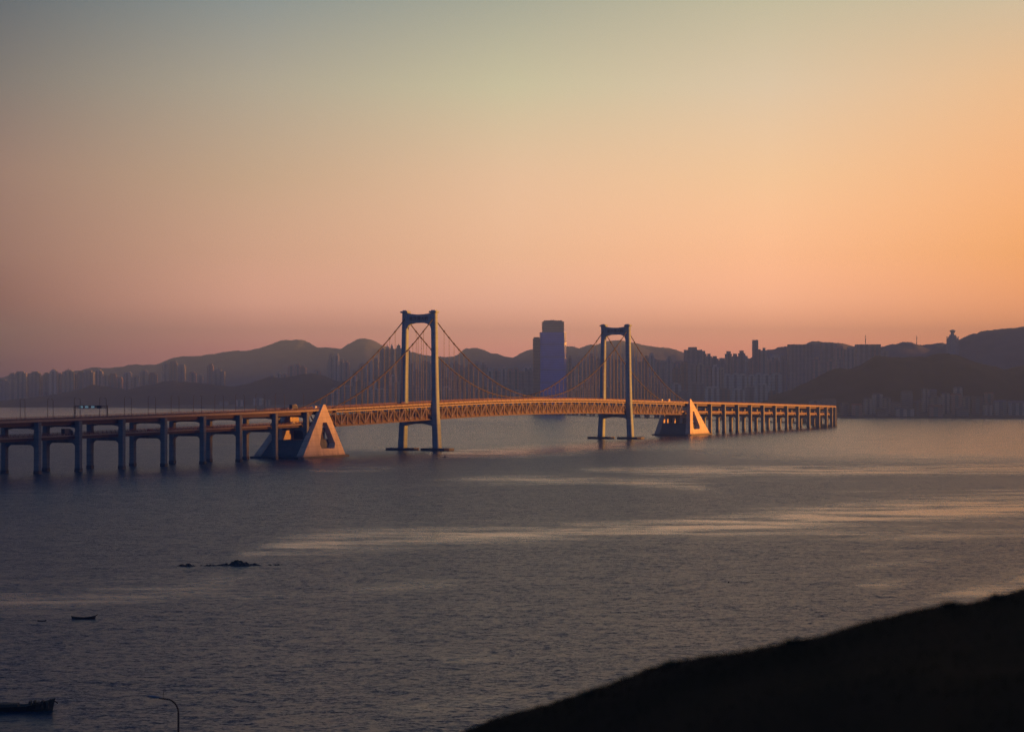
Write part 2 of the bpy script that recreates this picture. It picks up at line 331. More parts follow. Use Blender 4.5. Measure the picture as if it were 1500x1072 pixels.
# ------------------------------------------------------------------ suspension bridge
TA, TB = -172.0, 632.0
bridge = empty('suspension_bridge', B(230,0,0))
tag(bridge, 'double-deck suspension bridge with two portal towers and steel truss deck across the bay', 'suspension bridge')
bridge.location = (0,0,0)
def leg_ring(s, side, z):
    if z <= 33: c = 15.5 + (14.0-15.5)*z/33
    else: c = 14.0 + (12.7-14.0)*(z-33)/79
    wt = 5.6 + (4.3-5.6)*min(1, z/60); ws = 7.4 + (4.6-7.4)*min(1, z/112)**.8
    k = .55
    pts = [(-ws/2,-wt/2+k),(-ws/2+k,-wt/2),(ws/2-k,-wt/2),(ws/2,-wt/2+k),(ws/2,wt/2-k),(ws/2-k,wt/2),(-ws/2+k,wt/2),(-ws/2,wt/2-k)]
    return [B(s+a, side*c+b, z) for a, b in pts]
def tower(s):
    t = empty('bridge_tower'); t.parent = bridge
    for sd_ in (-1, 1):
        mb = MB(); mb.loft([leg_ring(s, sd_, z) for z in (1.9,8,16,24,33,45,60,78,95,111.2)]); mb.build('leg', M['tower'], t)
        mb = MB(); bbox(mb, s-3.3, s+3.3, sd_*12.7-3.1, sd_*12.7+3.1, 110.9, 112.3); bbox(mb, s-2.2, s+2.2, sd_*12.7-1.8, sd_*12.7+1.8, 112.3, 113.1)
        mb.build('saddle_cap', M['tower'], t)
        mb = MB(); c = sd_*15.6; k = 3
        poly = [(-8,-12.6+k),(-8+k,-12.6),(8-k,-12.6),(8,-12.6+k),(8,12.6-k),(8-k,12.6),(-8+k,12.6),(-8,12.6-k)]
        mb.loft([[B(s+a, c+b, z) for a, b in poly] for z in (-.8, 1.0, 1.9)]); mb.build('footing', M['wet'], t)
    top = [(-11 + 22*i/14, 109.6 + 1.3*((i-7)/7)**2) for i in range(15)]
    bot = []
    for i in range(21):
        u = -1+2*i/20; bot.append((10.9*u, 97.6 + 5.2*(1-abs(u)**3.2)**.5))
    mb = MB(); sprism(mb, top + bot[::-1], s-1.9, s+1.9); mb.build('upper_crossbeam', M['tower'], t)
    bz = zt(s) - 13.7
    bot = [(-12.2 + 24.4*i/12, bz-4.6 + 1.9*(1-((i-6)/6)**2)) for i in range(13)]
    mb = MB(); sprism(mb, [(-12.2,bz),(12.2,bz)] + bot[::-1], s-2.6, s+2.6); mb.build('lower_crossbeam', M['tower'], t)
    # the five characters cast on the crossbeam
    cu = bpy.data.curves.new('lettering', 'FONT'); cu.body = '\u661f\u6d77\u6e7e\u5927\u6865'; cu.size = 3.4; cu.align_x = 'CENTER'; cu.align_y = 'CENTER'
    cu.extrude = .12; cu.offset = .03
    tmp = bpy.data.objects.new('tmp', cu); col.objects.link(tmp)
    me = bpy.data.meshes.new_from_object(tmp.evaluated_get(bpy.context.evaluated_depsgraph_get()))
    bpy.data.objects.remove(tmp)
    me.materials.clear(); me.materials.append(M['letter'])
    o = bpy.data.objects.new('lettering', me); col.objects.link(o); o.parent = t
    o.location = B(s-2.02, 0, 106.1); o.rotation_euler = (R(90), 0, -H0)
    return t
tower(0); tower(460)
def truss_side(t):
    e = empty('truss_side'); e.parent = bridge
    n = int(round((TB-TA)/10)); st = (TB-TA)/n
    mb = MB(); strip(mb, TA, TB, st, t-.5, t+.5, rel(-13.4), rel(-12.4)); mb.build('bottom_chord', M['girder'], e)
    mb = MB(); strip(mb, TA, TB, st, t-.5, t+.5, rel(-2.9), rel(-1.9)); mb.build('top_chord', M['web'], e)
    mb = MB()
    for i in range(n+1):
        s = TA+i*st; w = .3
        mb.quadhex([B(s-w,t-w,zt(s)-12.4),B(s+w,t-w,zt(s)-12.4),B(s+w,t+w,zt(s)-12.4),B(s-w,t+w,zt(s)-12.4),
                    B(s-w,t-w,zt(s)-2.9),B(s+w,t-w,zt(s)-2.9),B(s+w,t+w,zt(s)-2.9),B(s-w,t+w,zt(s)-2.9)])
        if i < n:
            s2 = s+st
            a, b = (B(s,t,zt(s)-12.6), B(s2,t,zt(s2)-2.7)) if i % 2 else (B(s,t,zt(s)-2.7), B(s2,t,zt(s2)-12.6))
            bar(mb, a, b, 1.05)
    mb.build('web_lattice', M['web'], e)
truss_side(-10.9); truss_side(10.9)
mb = MB(); strip(mb, TA, TB, 10, -12.1, 12.1, rel(-1.0), rel(-.02)); 
n = 80
for i in range(n+1):                                 # floor beams with end brackets under the slab
    s = TA + (TB-TA)*i/n
    sprism(mb, [(-12,zt(s)-1.0),(12,zt(s)-1.0),(10.5,zt(s)-2.6),(-10.5,zt(s)-2.6)], s-.35, s+.35)
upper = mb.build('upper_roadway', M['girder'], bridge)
for t in (-12.15, 12.15):
    mb = MB(); strip(mb, TA, TB, 10, t-.04, t+.04, rel(-1.05), rel(.0))
    for i in range(161): 
        s = TA + (TB-TA)*i/160; mb.quadhex([B(s-.12,t-.1,zt(s)-2.2),B(s+.12,t-.1,zt(s)-2.2),B(s+.12,t+.1,zt(s)-2.2),B(s-.12,t+.1,zt(s)-2.2),B(s-.12,t-.1,zt(s)-1.05),B(s+.12,t-.1,zt(s)-1.05),B(s+.12,t+.1,zt(s)-1.05),B(s-.12,t+.1,zt(s)-1.05)])
    strip(mb, TA, TB, 10, t-.1, t+.1, rel(-2.6), rel(-2.2)); mb.build('deck_edge', M['steel'], upper)
mb = MB(); strip(mb, TA, TB, 10, -11.3, 11.3, rel(-.02), rel(.06)); mb.build('road_surface', M['asphalt'], upper)
for t in (-11.8, 11.8): railing(TA, TB, t, 1.2, upper, .0)
mb = MB(); strip(mb, TA, TB, 10, -10.3, 10.3, rel(-12.7), rel(-11.2))
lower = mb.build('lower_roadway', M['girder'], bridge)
mb = MB(); strip(mb, TA, TB, 10, -.3, .3, rel(-11.2), rel(-5.2)); mb.build('shade_backdrop', M['truss_shade'], lower)  # added dark sheet, stands in for the shade inside the truss
for t in (-9.9, 9.9): railing(TA, TB, t, 1.2, lower, -11.2, 40)
CABT = 12.5
def cable_z(s):
    if 0 <= s <= 460:
        u = s/230-1; low = zt(230)+1.9; return low + (107.2-low)*u*u
    if s < 0: u = -s/180; zb = zt(-180)+.6
    else: u = (s-460)/180; zb = zt(640)+.6
    return 107.2 + (zb-107.2)*u - 4*9.5*u*(1-u)
for t in (-CABT, CABT):
    ss = [-180+5*i for i in range(36)] + [10*i for i in range(47)] + [465+5*i for i in range(36)]
    mb = MB(); mb.tube([B(s,t,cable_z(s)) for s in ss], .44, 6)
    mb.build('main_cable', M['cable'], bridge, True)
HS = [s for s in range(-160, 621, 10) if s not in (0, 460) and cable_z(s)-zt(s) > 2.2 and s not in (-10, 10, 450, 470)]
spots = sorted([(Vector(B(s,t,0)).length, s, t) for s in HS for t in (-CABT, CABT)])
rest = MB()
for i, (dist, s, t) in enumerate(spots):
    mb = MB() if i < 98 else rest
    zc = cable_z(s); zd_ = zt(s)-.6
    for o_ in (-.28, .28): mb.tube([B(s+o_,t,zd_), B(s+o_,t,zc-.3)], .07, 4)
    mb.tube([B(s-.9,t,cable_z(s-.9)), B(s+.9,t,cable_z(s+.9))], .66, 8)          # cable clamp
    if i < 98: mb.build('hanger', M['hanger'], bridge)
tag(rest.build('far_hangers', M['hanger'], bridge), kind='stuff')

# ------------------------------------------------------------------ anchorages
def anchorage(sA, sB, sApex, label, sea_end):
    a = empty('anchorage'); tag(a, label, 'anchorage', 'bridge anchorages')
    H, HW, LEAN = 38.3, 20.0, 6.7
    for sd_ in (1, -1):
        mb = MB()
        th_b, th_t = 5.5, 3.0
        def P(s, z, inner):
            u = (z-1.5)/(H-1.5); t = HW - LEAN*u - (th_b + (th_t-th_b)*u if inner else 0)
            return Vector(B(s, sd_*t, z))
        aw = 1.6                                     # half width of the cut apex
        out = [(sA,1.5),(sB,1.5),(sApex+aw,H),(sApex-aw,H)]
        # opening: narrow top, chamfered foot
        hb, ht = 1.5+5.0, 1.5+23.8
        cxm = sA + (sApex-sA)*.5 + (sB-sApex)*.5
        def edge(z, lo):                             # the outline at height z
            u = (z-1.5)/(H-1.5)
            return sA+(sApex-aw-sA)*u if lo else sB+(sApex+aw-sB)*u
        mid = lambda z, k: edge(z,True)+(edge(z,False)-edge(z,True))*k
        hole = [(mid(hb,.42),hb),(mid(hb,.77),hb),(mid(hb+3.4,.82),hb+3.4),(mid(ht,.64),ht),(mid(ht,.40),ht),(mid(hb+3.4,.36),hb+3.4)]
        if sea_end: hole = [(mid(hb,.20),hb),(mid(hb,.55),hb),(mid(hb+3.2,.60),hb+3.2),(mid(ht,.52),ht),(mid(ht,.34),ht),(mid(hb+3.2,.17),hb+3.2)]
        import bmesh
        from mathutils.geometry import tessellate_polygon
        tri = tessellate_polygon([[Vector((s,z,0)) for s, z in out], [Vector((s,z,0)) for s, z in hole]])
        allp = out+hole
        b0 = len(mb.v)
        for inner in (False, True):
            for s, z in allp: mb.v.append(tuple(P(s,z,inner)))
        n = len(allp)
        for tr in tri:
            mb.f.append(tuple(b0+i for i in tr)); mb.m.append(0)
            mb.f.append(tuple(b0+n+i for i in reversed(tr))); mb.m.append(0)
        for rng in (range(0,4), range(4,n)):
            rng = list(rng)
            for i, j in zip(rng, rng[1:]+rng[:1]):
                mb.f.append((b0+i,b0+j,b0+n+j,b0+n+i)); mb.m.append(0)
        mb.build('triangular_wall', M['anchor'], a)
    mb = MB(); k = 3
    poly = [(sA-5,-HW-2+k),(sA-5+k,-HW-2),(sB+5-k,-HW-2),(sB+5,-HW-2+k),(sB+5,HW+2-k),(sB+5-k,HW+2),(sA-5+k,HW+2),(sA-5,HW+2-k)]
    mb.loft([[B(s,t,z) for s, t in poly] for z in (-.8, 1.5)]); mb.build('plinth', M['wet'], a)
    # solid block between the walls, sloped at both ends
    def zat(s):
        return 1.5+(H-1.5)*((s-sA)/(sApex-sA) if s < sApex else (sB-s)/(sB-sApex))
    zb = 13.0
    lo = sA+(sApex-sA)*(zb-1.5)/(H-1.5); hi = sB-(sB-sApex)*(zb-1.5)/(H-1.5)
    mb = MB(); iw = HW-5.6
    rr = [[B(sA+.6,-iw,1.5),B(sB-.6,-iw,1.5),B(sB-.6,iw,1.5),B(sA+.6,iw,1.5)], [B(lo+.6,-iw+1.3,zb),B(hi-.6,-iw+1.3,zb),B(hi-.6,iw-1.3,zb),B(lo+.6,iw-1.3,zb)]]
    mb.loft(rr); mb.build('ballast_block', M['ballast'], a)
    k0, k1 = (sApex-1, sApex+10) if not sea_end else (sApex+2, sApex+20)
    mb = MB(); bbox(mb, k0, k1, -12.0, 3.0, zb+.02, min(24, zt(sApex)-13.9)); mb.build('dark_backing_block', M['opening_shade'], a)  # added dark backing so the opening reads as shaded
    if not sea_end:
        mb = MB(); bbox(mb, sApex-27, sApex-9, -12.4, -7.0, zb+.02, 21.2); mb.build('inner_buttress', M['anchor'], a)
    # cross beam that carries the deck ends, pillars under it
    mb = MB(); bbox(mb, sApex-5, sApex+5, 3.05, 12.6, zt(sApex)-16.6, zt(sApex)-13.6); mb.build('cross_beam', M['anchor' if sea_end else 'opening_shade'], a)  # near beam and pillars take the dark shade colour
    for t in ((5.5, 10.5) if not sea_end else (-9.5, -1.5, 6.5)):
        mb = MB(); bbox(mb, sApex-3.5+(0 if not sea_end else -9), sApex+(3.5 if not sea_end else -9.5), t-1.2, t+1.2, zb-.2, zt(sApex)-16.6); mb.build('pillar', M['anchor' if sea_end else 'opening_shade'], a)
    return a
anchorage(-240, -173, -194, 'pinkish triangular concrete anchorage with dark opening at the end of the near viaduct', False)
anchorage(633, 700, 654, 'bright orange sunlit triangular anchorage beyond the far bridge tower', True)

# ------------------------------------------------------------------ approach viaducts
def pier(s, root, foot=-.8):
    p = empty('pier'); p.parent = root; z = zt(s)
    for t in (-11.6, 11.6):
        mb = MB(); k = .35; ws, wt = 1.75, 1.75
        pts = [(-ws,-wt+k),(-ws+k,-wt),(ws-k,-wt),(ws,-wt+k),(ws,wt-k),(ws-k,wt),(-ws+k,wt),(-ws,wt-k)]
        top = max(foot+2.5, z-1.7)
        mb.loft([[B(s+a,t+b,zz) for a, b in pts] for zz in (max(foot, 2.0) if foot < 0 else foot, top)])
        cobj = mb.build('column', M['concrete'], p)
        if foot < 0:
            mb = MB(); mb.loft([[B(s+a*1.12,t+b*1.12,zz) for a, b in pts] for zz in (foot, 2.0)]); mb.build('tidal_collar', M['wet'], cobj)
    mb = MB(); zz = z-3.9
    sprism(mb, [(-9.95,zz),(9.95,zz),(9.95,zz-2.0),(6,zz-1.3),(-6,zz-1.3),(-9.95,zz-2.0)], s-1.1, s+1.1); mb.build('upper_crossbeam', M['concrete'], p)
    zz = z-12.5
    if zz-6 > max(foot, 0):
        r = 3.0; arc = [(9.95-r+r*math.cos(a), zz-2.3-r+r*math.sin(a)) for a in [i*math.pi/12 for i in range(7)]]
        poly = [(-9.95,zz),(9.95,zz)] + arc + [(-x,y) for x, y in arc[::-1]]
        mb = MB(); sprism(mb, poly, s-1.2, s+1.2); mb.build('lower_crossbeam', M['concrete'], p)
    return p
def viaduct(s0, s1, label, piers, step, low=True):
    r = empty('approach_viaduct'); tag(r, label, 'viaduct', 'bridge approach viaducts')
    mb = MB(); strip(mb, s0, s1, step, -12.5, 12.5, rel(-.75), rel(-.02)); strip(mb, s0, s1, step, -12.5, -12.2, rel(-1.3), rel(-.75)); strip(mb, s0, s1, step, 12.2, 12.5, rel(-1.3), rel(-.75))
    u = mb.build('upper_deck', M['steel'], r)
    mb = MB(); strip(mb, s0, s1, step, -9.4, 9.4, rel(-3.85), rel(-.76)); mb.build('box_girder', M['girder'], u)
    mb = MB(); strip(mb, s0, s1, step, -11.8, 11.8, rel(-.02), rel(.05)); mb.build('road_surface', M['asphalt'], u)
    for t in (-12.2, 12.2): railing(s0, s1, t, 1.2, u, .0, step)
    if low:
        mb = MB(); strip(mb, s0, s1, step, -9.85, 9.85, rel(-10.7), rel(-10.0)); l = mb.build('lower_deck', M['steel'], r)
        mb = MB(); strip(mb, s0, s1, step, -8.2, 8.2, rel(-12.45), rel(-10.71)); mb.build('box_girder', M['girder'], l)
        for t in (-9.7, 9.7): railing(s0, s1, t, 1.2, l, -10.0, step)
    for s in piers:
        f = -.8
        if -240 < s < -173 or 633 < s < 700: f = 12.9
        pier(s, r, f)
    return r
viaduct(-680, TA-.3, 'dark double-deck approach viaduct on twin columns leading to the pinkish anchorage',
        [-219.6,-266.5,-317.7,-366.3,-415.8,-466,-514.7,-558,-602], 10)
viaduct(TB+.3, CS+AL, 'double-deck approach viaduct curving away beyond the sunlit anchorage', [677+50*k for k in range(int((CS+AL-677)//50)+1)], 12.5)
viaduct(CS+AL+.3, CS+AL+1150, 'distant low viaduct seen under the bridge deck heading for the far shore',
        [CS+AL+25+42*k for k in range(27)], 42, False)

# lamp posts along the near viaduct
def lamp_mesh():
    mb = MB(); mb.tube([(0,0,0),(0,0,11.2)], [.21,.14], 6); mb.tube([(0,0,11.1),(.2,0,11.7),(.7,0,11.95)], .1, 5)
    mb.box(.6,1.3,-.18,.18,11.85,12.02); mb.box(-.25,.25,-.25,.25,0,.3)
    return mb
_U = ['first','second','third','fourth','fifth','sixth','seventh','eighth','ninth']
ORD = _U + ['tenth','eleventh','twelfth','thirteenth','fourteenth','fifteenth','sixteenth','seventeenth','eighteenth','nineteenth']
for a, b_ in (('twentieth','twenty'),('thirtieth','thirty'),('fortieth','forty'),('fiftieth','fifty'),('sixtieth','sixty')):
    ORD += [a] + [f'{b_}-{u}' for u in _U]
proto = None; GS = -483.0
for t, edge in ((11.6,'near'), (-11.6,'far')):
    ss = [-600+29*k for k in range(14)]
    nl = [s for s in ss if s < GS]; nr = [s for s in ss if s >= GS]
    for s in ss:
        if proto is None: o = proto = lamp_mesh().build('street_lamp', M['darkmetal'])
        else: o = proto.copy(); col.objects.link(o)
        o.location = B(s, t, zt(s)+.05); o.rotation_euler = (0,0,-H0 + (math.pi if t > 0 else 0))
        side = f'{ORD[len(nl)-1-nl.index(s)]} before' if s < GS else f'{ORD[nr.index(s)]} after'
        tag(o, f'thin dark lamp post on the {edge} edge of the viaduct, {side} the sign gantry', 'street lamp', 'lamp posts along the viaduct')

# overhead sign gantry on the near viaduct
g = empty('sign_gantry'); tag(g, 'dark overhead gantry with lit message panels spanning the viaduct road', 'sign gantry')
for t in (-11.9, 11.9):
    mb = MB()
    if t < 0:
        for o_ in (-.7, .7): mb.tube([B(GS+o_,t,zt(GS)+.05), B(GS+o_,t,zt(GS)+7)], .2, 5)
        for k in range(4): mb.tube([B(GS-.7+1.4*(k%2),t,zt(GS)+.3+1.6*k), B(GS+.7-1.4*(k%2),t,zt(GS)+1.9+1.6*k)], .13, 4)
    else: mb.tube([B(GS,t,zt(GS)+.05), B(GS,t,zt(GS)+7.4)], .3, 6)
    mb.build('post', M['darkmetal'], g)
mb = MB()
for zz in (5.9, 7.0): mb.tube([B(GS,-11.9,zt(GS)+zz), B(GS,11.9,zt(GS)+zz)], .18, 5)
for k in range(16): mb.tube([B(GS,-11.9+1.4875*k,zt(GS)+(5.9 if k%2 else 7.0)), B(GS,-11.9+1.4875*(k+1),zt(GS)+(7.0 if k%2 else 5.9))], .1, 4)
mb.build('beam', M['darkmetal'], g)
for i, t in enumerate((-6.5, -2.6, 1.8, 6.2)):
    mb = MB(); bbox(mb, GS-.75, GS-.35, t-1.6, t+1.6, zt(GS)+5.5, zt(GS)+7.3); pn = mb.build('message_panel', M['darkmetal'], g)
    if i in (0, 1, 2):
        mb = MB()
        for rz in (5.9, 6.5):
            for q in range(3): bbox(mb, GS-.82, GS-.76, t-1.2+.85*q, t-.65+.85*q, zt(GS)+rz, zt(GS)+rz+.38)
        mb.build('led_letter', M['led'], pn)

# ------------------------------------------------------------------ vehicles on the bridge
def vehicle(name, kind, s, t, z, label, paint, fwd=1):
    v = empty(name, B(s,t,z), -heading(s) + (0 if fwd > 0 else math.pi)); tag(v, label, kind, 'vehicles on the bridge')
    if kind == 'truck':
        mb = MB(); mb.box(-1.25,1.25,-4.5,1.9,1.1,3.9); mb.build('cargo_box', paint, v)
        mb = MB(); mb.loft([[(-1.2,2.1,.6),(1.2,2.1,.6),(1.2,4.4,.6),(-1.2,4.4,.6)],[(-1.2,2.1,1.9),(1.2,2.1,1.9),(1.2,4.4,1.9),(-1.2,4.4,1.9)],[(-1.1,2.1,3.1),(1.1,2.1,3.1),(1.1,3.9,3.1),(-1.1,3.9,3.1)]])
        c = mb.build('cab', paint, v); mb = MB(); mb.quadhex([(-1,4.43,1.95),(1,4.43,1.95),(1,4.46,1.95),(-1,4.46,1.95),(-.95,4.03,2.9),(.95,4.03,2.9),(.95,4.06,2.9),(-.95,4.06,2.9)]); mb.build('windscreen', M['glass'], c)
        ys = (-3.4, -2.2, 3.2); r = .5; w = 1.2
    else:
        hgt = 2.3 if kind == 'van' else 1.45
        mb = MB(); prof = [(-2.2,.35),(2.2,.35),(2.25,.8),(1.2,.95),(.6,hgt),(-1.7 if kind != 'van' else -2.15,hgt),(-2.25,.95)]
        mb.loft([[(-.85,y,z_) for y, z_ in prof],[(.85,y,z_) for y, z_ in prof]]); mb.build('body', paint, v)
        mb = MB(); mb.quadhex([(-.75,1.2,1.0),(.75,1.2,1.0),(.75,1.24,1.0),(-.75,1.24,1.0),(-.72,.63,hgt-.1),(.72,.63,hgt-.1),(.72,.68,hgt-.1),(-.72,.68,hgt-.1)]); mb.build('windscreen', M['glass'], v)
        ys = (-1.4, 1.4); r = .33; w = .85
    for y in ys:
        for sx in (-1, 1):
            mb = MB(); mb.tube([(sx*w-.13,y,r),(sx*w+.13,y,r)], r, 10); mb.build('wheel', M['rubber'], v)
vehicle('delivery_van', 'van', -200, 9.2, zt(-200)+.06, 'white van on the upper deck just before the pinkish anchorage', M['white'])
vehicle('box_truck', 'truck', -233, 8.8, zt(-233)+.06, 'dark box truck on the upper deck behind the white van', M['truckdark'])
vehicle('box_truck', 'truck', -521, 7.6, zt(-521)-10.0, 'dark truck on the lower viaduct deck under the sign gantry stretch', M['truckdark'])
vehicle('car', 'car', -232, 7.4, zt(-232)-10.0, 'pale car on the lower deck beside the pinkish anchorage', M['white'])
vehicle('car', 'car', -426, 7.4, zt(-426)-10.0, 'dark red car on the lower viaduct deck', M['carred'])
vehicle('delivery_van', 'van', 572, 9.4, zt(572)+.07, 'white van on the upper deck near the sunlit anchorage', M['white'])
vehicle('car', 'car', 571, 7.6, zt(571)-11.2, 'pale car on the lower truss deck near the sunlit anchorage', M['white'])

# ------------------------------------------------------------------ water
STREAKS = [  # calm lanes: photo polylines with half height in rows, strength
 ([(360,812),(420,799),(500,792),(600,787),(700,784),(800,780),(900,777),(1000,773),(1100,767),(1200,758),(1300,750),(1400,745),(1520,738)], [4,8,8,7,6,6,6,6,9,9,10,10,11], 1.0),
 ([(980,762),(1080,762),(1180,752),(1250,741),(1300,742)], [2,4,6,4,2], .8),
 ([(1130,772),(1200,776),(1300,784),(1420,782),(1520,781)], [3,5,4,4,4], .55),
 ([(640,703),(760,702),(880,703),(960,708),(1010,712),(1060,722)], [2,3,3,3,4,2], .75),
 ([(860,688),(1000,689),(1150,689),(1300,689),(1400,688),(1520,685)], [2,3.5,4,3.5,4,5], 1.0),
 ([(640,664),(700,662),(760,660),(820,657),(880,654),(950,650)], [2.5,3.5,4.5,4.5,3.5,2.5], 1.4),
 ([(380,842),(330,852),(270,862),(190,873),(100,880),(0,884)], [4,6,6,7,8,8], .55),
 ([(0,856),(120,853),(250,845)], [4,4,2], .25),
 ([(1235,831),(1300,825),(1400,818)], [1.5,3,1.5], .6),
 ([(1250,858),(1290,854),(1340,850)], [2,4,2], .6),
 ([(1340,884),(1400,873),(1460,861),(1530,845)], [2,6,9,10], .6),
 ([(500,865),(600,858),(690,851)], [2,5,2], .4),
 ([(640,968),(700,962),(730,960)], [2,3,2], .3),
 ([(560,1040),(640,1032),(760,1022)], [4,6,4], .25),
 ([(1200,722),(1260,721),(1330,718)], [1,3,1], .3),
 ([(420,690),(520,686),(620,680)], [1,2.5,1], .3),
]
def calm_at(px, py):
    v = 0.0
    for pts, hw, a in STREAKS:
        xa, xb = min(pts[0][0], pts[-1][0]), max(pts[0][0], pts[-1][0])
        for (x0,y0),(x1,y1),h0,h1 in zip(pts, pts[1:], hw, hw[1:]):
            lo, hi = min(x0,x1), max(x0,x1)
            if lo-30 <= px <= hi+30:
                u = max(0, min(1, (px-x0)/(x1-x0))); y = y0+(y1-y0)*u; h = h0+(h1-h0)*u
                ex = max(0, lo-px, px-hi)/30
                e = ((py-y)/(h*1.85))**2 + ex*ex*4
                fa = min(1, (1 if xa <= 0 else .5+(px-xa)/(.22*(xb-xa))), (1 if xb >= 1500 else .25+(xb-px)/(.22*(xb-xa)))); v = max(v, a*max(0, fa)*math.exp(-e*.9))
    return v
def sheltered_at(px, py):                            # lee water beyond the bridge and towards the lit side of the bay
    v = 0.0
    if py < 690:
        sx = max(0, min(1, (px-900)/420)); k = max(0, min(1, (688-py)/26)); v = 1.0*k*sx
    if py < 664 and px > 470: v = max(v, .55*min(1, (664-py)/8)*min(1, (px-470)/40))
    if py < 625: v = max(v, .9*min(1, (625-py)/12))
    if 686 < py < 760 and px > 1000: v = max(v, .14*min(1, (px-1000)/400))
    return v
rows = [568.2, 570, 573, 577, 581, 585, 589, 592]
y = 593.0
while y < 1110: rows.append(y); y += 1.25 if y < 720 else (2.0 if y < 920 else 3.5)
rows += [1130, 1200, 1350, 1600, 2200, 4000]
cols = [-6000,-3500,-2000,-1200,-700,-400,-200,-100] + [8*i-40 for i in range(200)] + [1600,1700,1900,2200,2700,3500,5000,7500]
V, Fc, calm, shel = [], [], [], []
for py in rows:
    Y = CAMZ*F/(py-HY)
    if Y > 14000: Y = 14000 + (Y-14000)*.02
    for px in cols:
        V.append(((px-CX)/F*Y, Y, 0.0)); calm.append(calm_at(px, py)); shel.append(sheltered_at(px, py))
nc = len(cols)
for i in range(len(rows)-1):
    for j in range(nc-1): Fc.append((i*nc+j, i*nc+j+1, (i+1)*nc+j+1, (i+1)*nc+j))
me = bpy.data.meshes.new('bay_water'); me.from_pydata(V, [], Fc)
at = me.attributes.new('calm', 'FLOAT', 'POINT'); at.data.foreach_set('value', calm)
at = me.attributes.new('sheltered', 'FLOAT', 'POINT'); at.data.foreach_set('value', shel)
me.polygons.foreach_set('use_smooth', [True]*len(Fc))
wo = bpy.data.objects.new('bay_water', me); col.objects.link(wo); tag(wo, kind='structure')
def water_mat():
    m, nt, b = newmat('sea_water'); N = nt.nodes.new; L = nt.links.new
    b.inputs['Base Color'].default_value = (.008,.036,.066,1); b.inputs['IOR'].default_value = 1.333
    b.inputs['Roughness'].default_value = .06
    geo = N('ShaderNodeNewGeometry')
    at = N('ShaderNodeAttribute'); at.attribute_name = 'calm'
    def nz(scale, det, sx=1, sy=1, rot=0, dist=0):
        mp = N('ShaderNodeMapping'); mp.inputs['Scale'].default_value = (sx, sy, 1); mp.inputs['Rotation'].default_value = (0,0,rot)
        L(geo.outputs['Position'], mp.inputs['Vector'])
        n = N('ShaderNodeTexNoise'); n.inputs['Scale'].default_value = scale; n.inputs['Detail'].default_value = det
        n.inputs['Distortion'].default_value = dist
        L(mp.outputs['Vector'], n.inputs['Vector']); return n.outputs['Fac']
    def mth(op, a, c, clamp=False):
        x = N('ShaderNodeMath'); x.operation = op; x.use_clamp = clamp
        for i, q in enumerate((a, c)):
            if isinstance(q, (int, float)): x.inputs[i].default_value = q
            else: L(q, x.inputs[i])
        return x.outputs[0]
    # wind patches: ragged edges for the calm lanes, faint patches elsewhere
    patch = nz(.010, 5, .55, 1.0, R(-12), .6)
    fine = nz(.06, 4, .35, 1.0, R(-8))
    glint = nz(.055, 6, .36, 1.0, R(-9), .5)
    def ss(x, a, b_):
        r = N('ShaderNodeMapRange'); r.interpolation_type = 'SMOOTHSTEP'; r.inputs[1].default_value = a; r.inputs[2].default_value = b_; L(x, r.inputs[0]); return r.outputs[0]
    brk = mth('ADD', mth('MULTIPLY', ss(glint, .30, .68), .95), mth('MULTIPLY', ss(mth('ADD', mth('MULTIPLY', fine, .5), mth('MULTIPLY', nz(.3, 3, .3, 1, R(4)), .5)), .40, .60), .5))
    cm = mth('MULTIPLY', at.outputs['Fac'], brk, True)
    cm = mth('ADD', cm, mth('MULTIPLY', ss(patch, .5, .72), mth('MULTIPLY', ss(glint, .42, .66), .42)), True)
    a2 = N('ShaderNodeAttribute'); a2.attribute_name = 'sheltered'
    cm = mth('MAXIMUM', cm, mth('MULTIPLY', a2.outputs['Fac'], mth('ADD', mth('MULTIPLY', ss(glint, .3, .7), .45), .75)))
    def nzc(scale, det, sx, sy, rot):
        mp = N('ShaderNodeMapping'); mp.inputs['Scale'].default_value = (sx, sy, 1); mp.inputs['Rotation'].default_value = (0,0,rot)
        L(geo.outputs['Position'], mp.inputs['Vector'])
        n = N('ShaderNodeTexNoise'); n.inputs['Scale'].default_value = scale; n.inputs['Detail'].default_value = det
        L(mp.outputs['Vector'], n.inputs['Vector'])
        v = N('ShaderNodeVectorMath'); v.operation = 'SUBTRACT'; v.inputs[1].default_value = (.5,.5,.5); L(n.outputs['Color'], v.inputs[0]); return v.outputs[0]
    def vm(op, a, c):
        x = N('ShaderNodeVectorMath'); x.operation = op; L(a, x.inputs[0])
        if op == 'SCALE': (L(c, x.inputs['Scale']) if not isinstance(c, (int,float)) else setattr(x.inputs['Scale'], 'default_value', c))
        elif isinstance(c, tuple): x.inputs[1].default_value = c
        else: L(c, x.inputs[1])
        return x.outputs[0]
    sl_ = vm('ADD', vm('SCALE', nzc(.28, 2, .5, 1, R(-18)), .4), vm('ADD', vm('SCALE', nzc(1.2, 3, .55, 1, R(10)), 1.05), vm('SCALE', nzc(3.4, 2, .7, 1, R(-6)), .95)))
    amp = mth('MULTIPLY', mth('SUBTRACT', 1.0, mth('MULTIPLY', cm, CALM_CUT)), WAVE)
    sl_ = vm('MULTIPLY', vm('SCALE', sl_, amp), (1, 1, 0))
    ad = vm('ADD', sl_, (0, 0, 1)); nv = N('ShaderNodeVectorMath'); nv.operation = 'NORMALIZE'; L(ad, nv.inputs[0])
    L(nv.outputs[0], b.inputs['Normal'])
    rg = N('ShaderNodeMapRange'); rg.inputs[3].default_value = ROUGH; rg.inputs[4].default_value = .17; L(cm, rg.inputs[0]); L(rg.outputs[0], b.inputs['Roughness'])
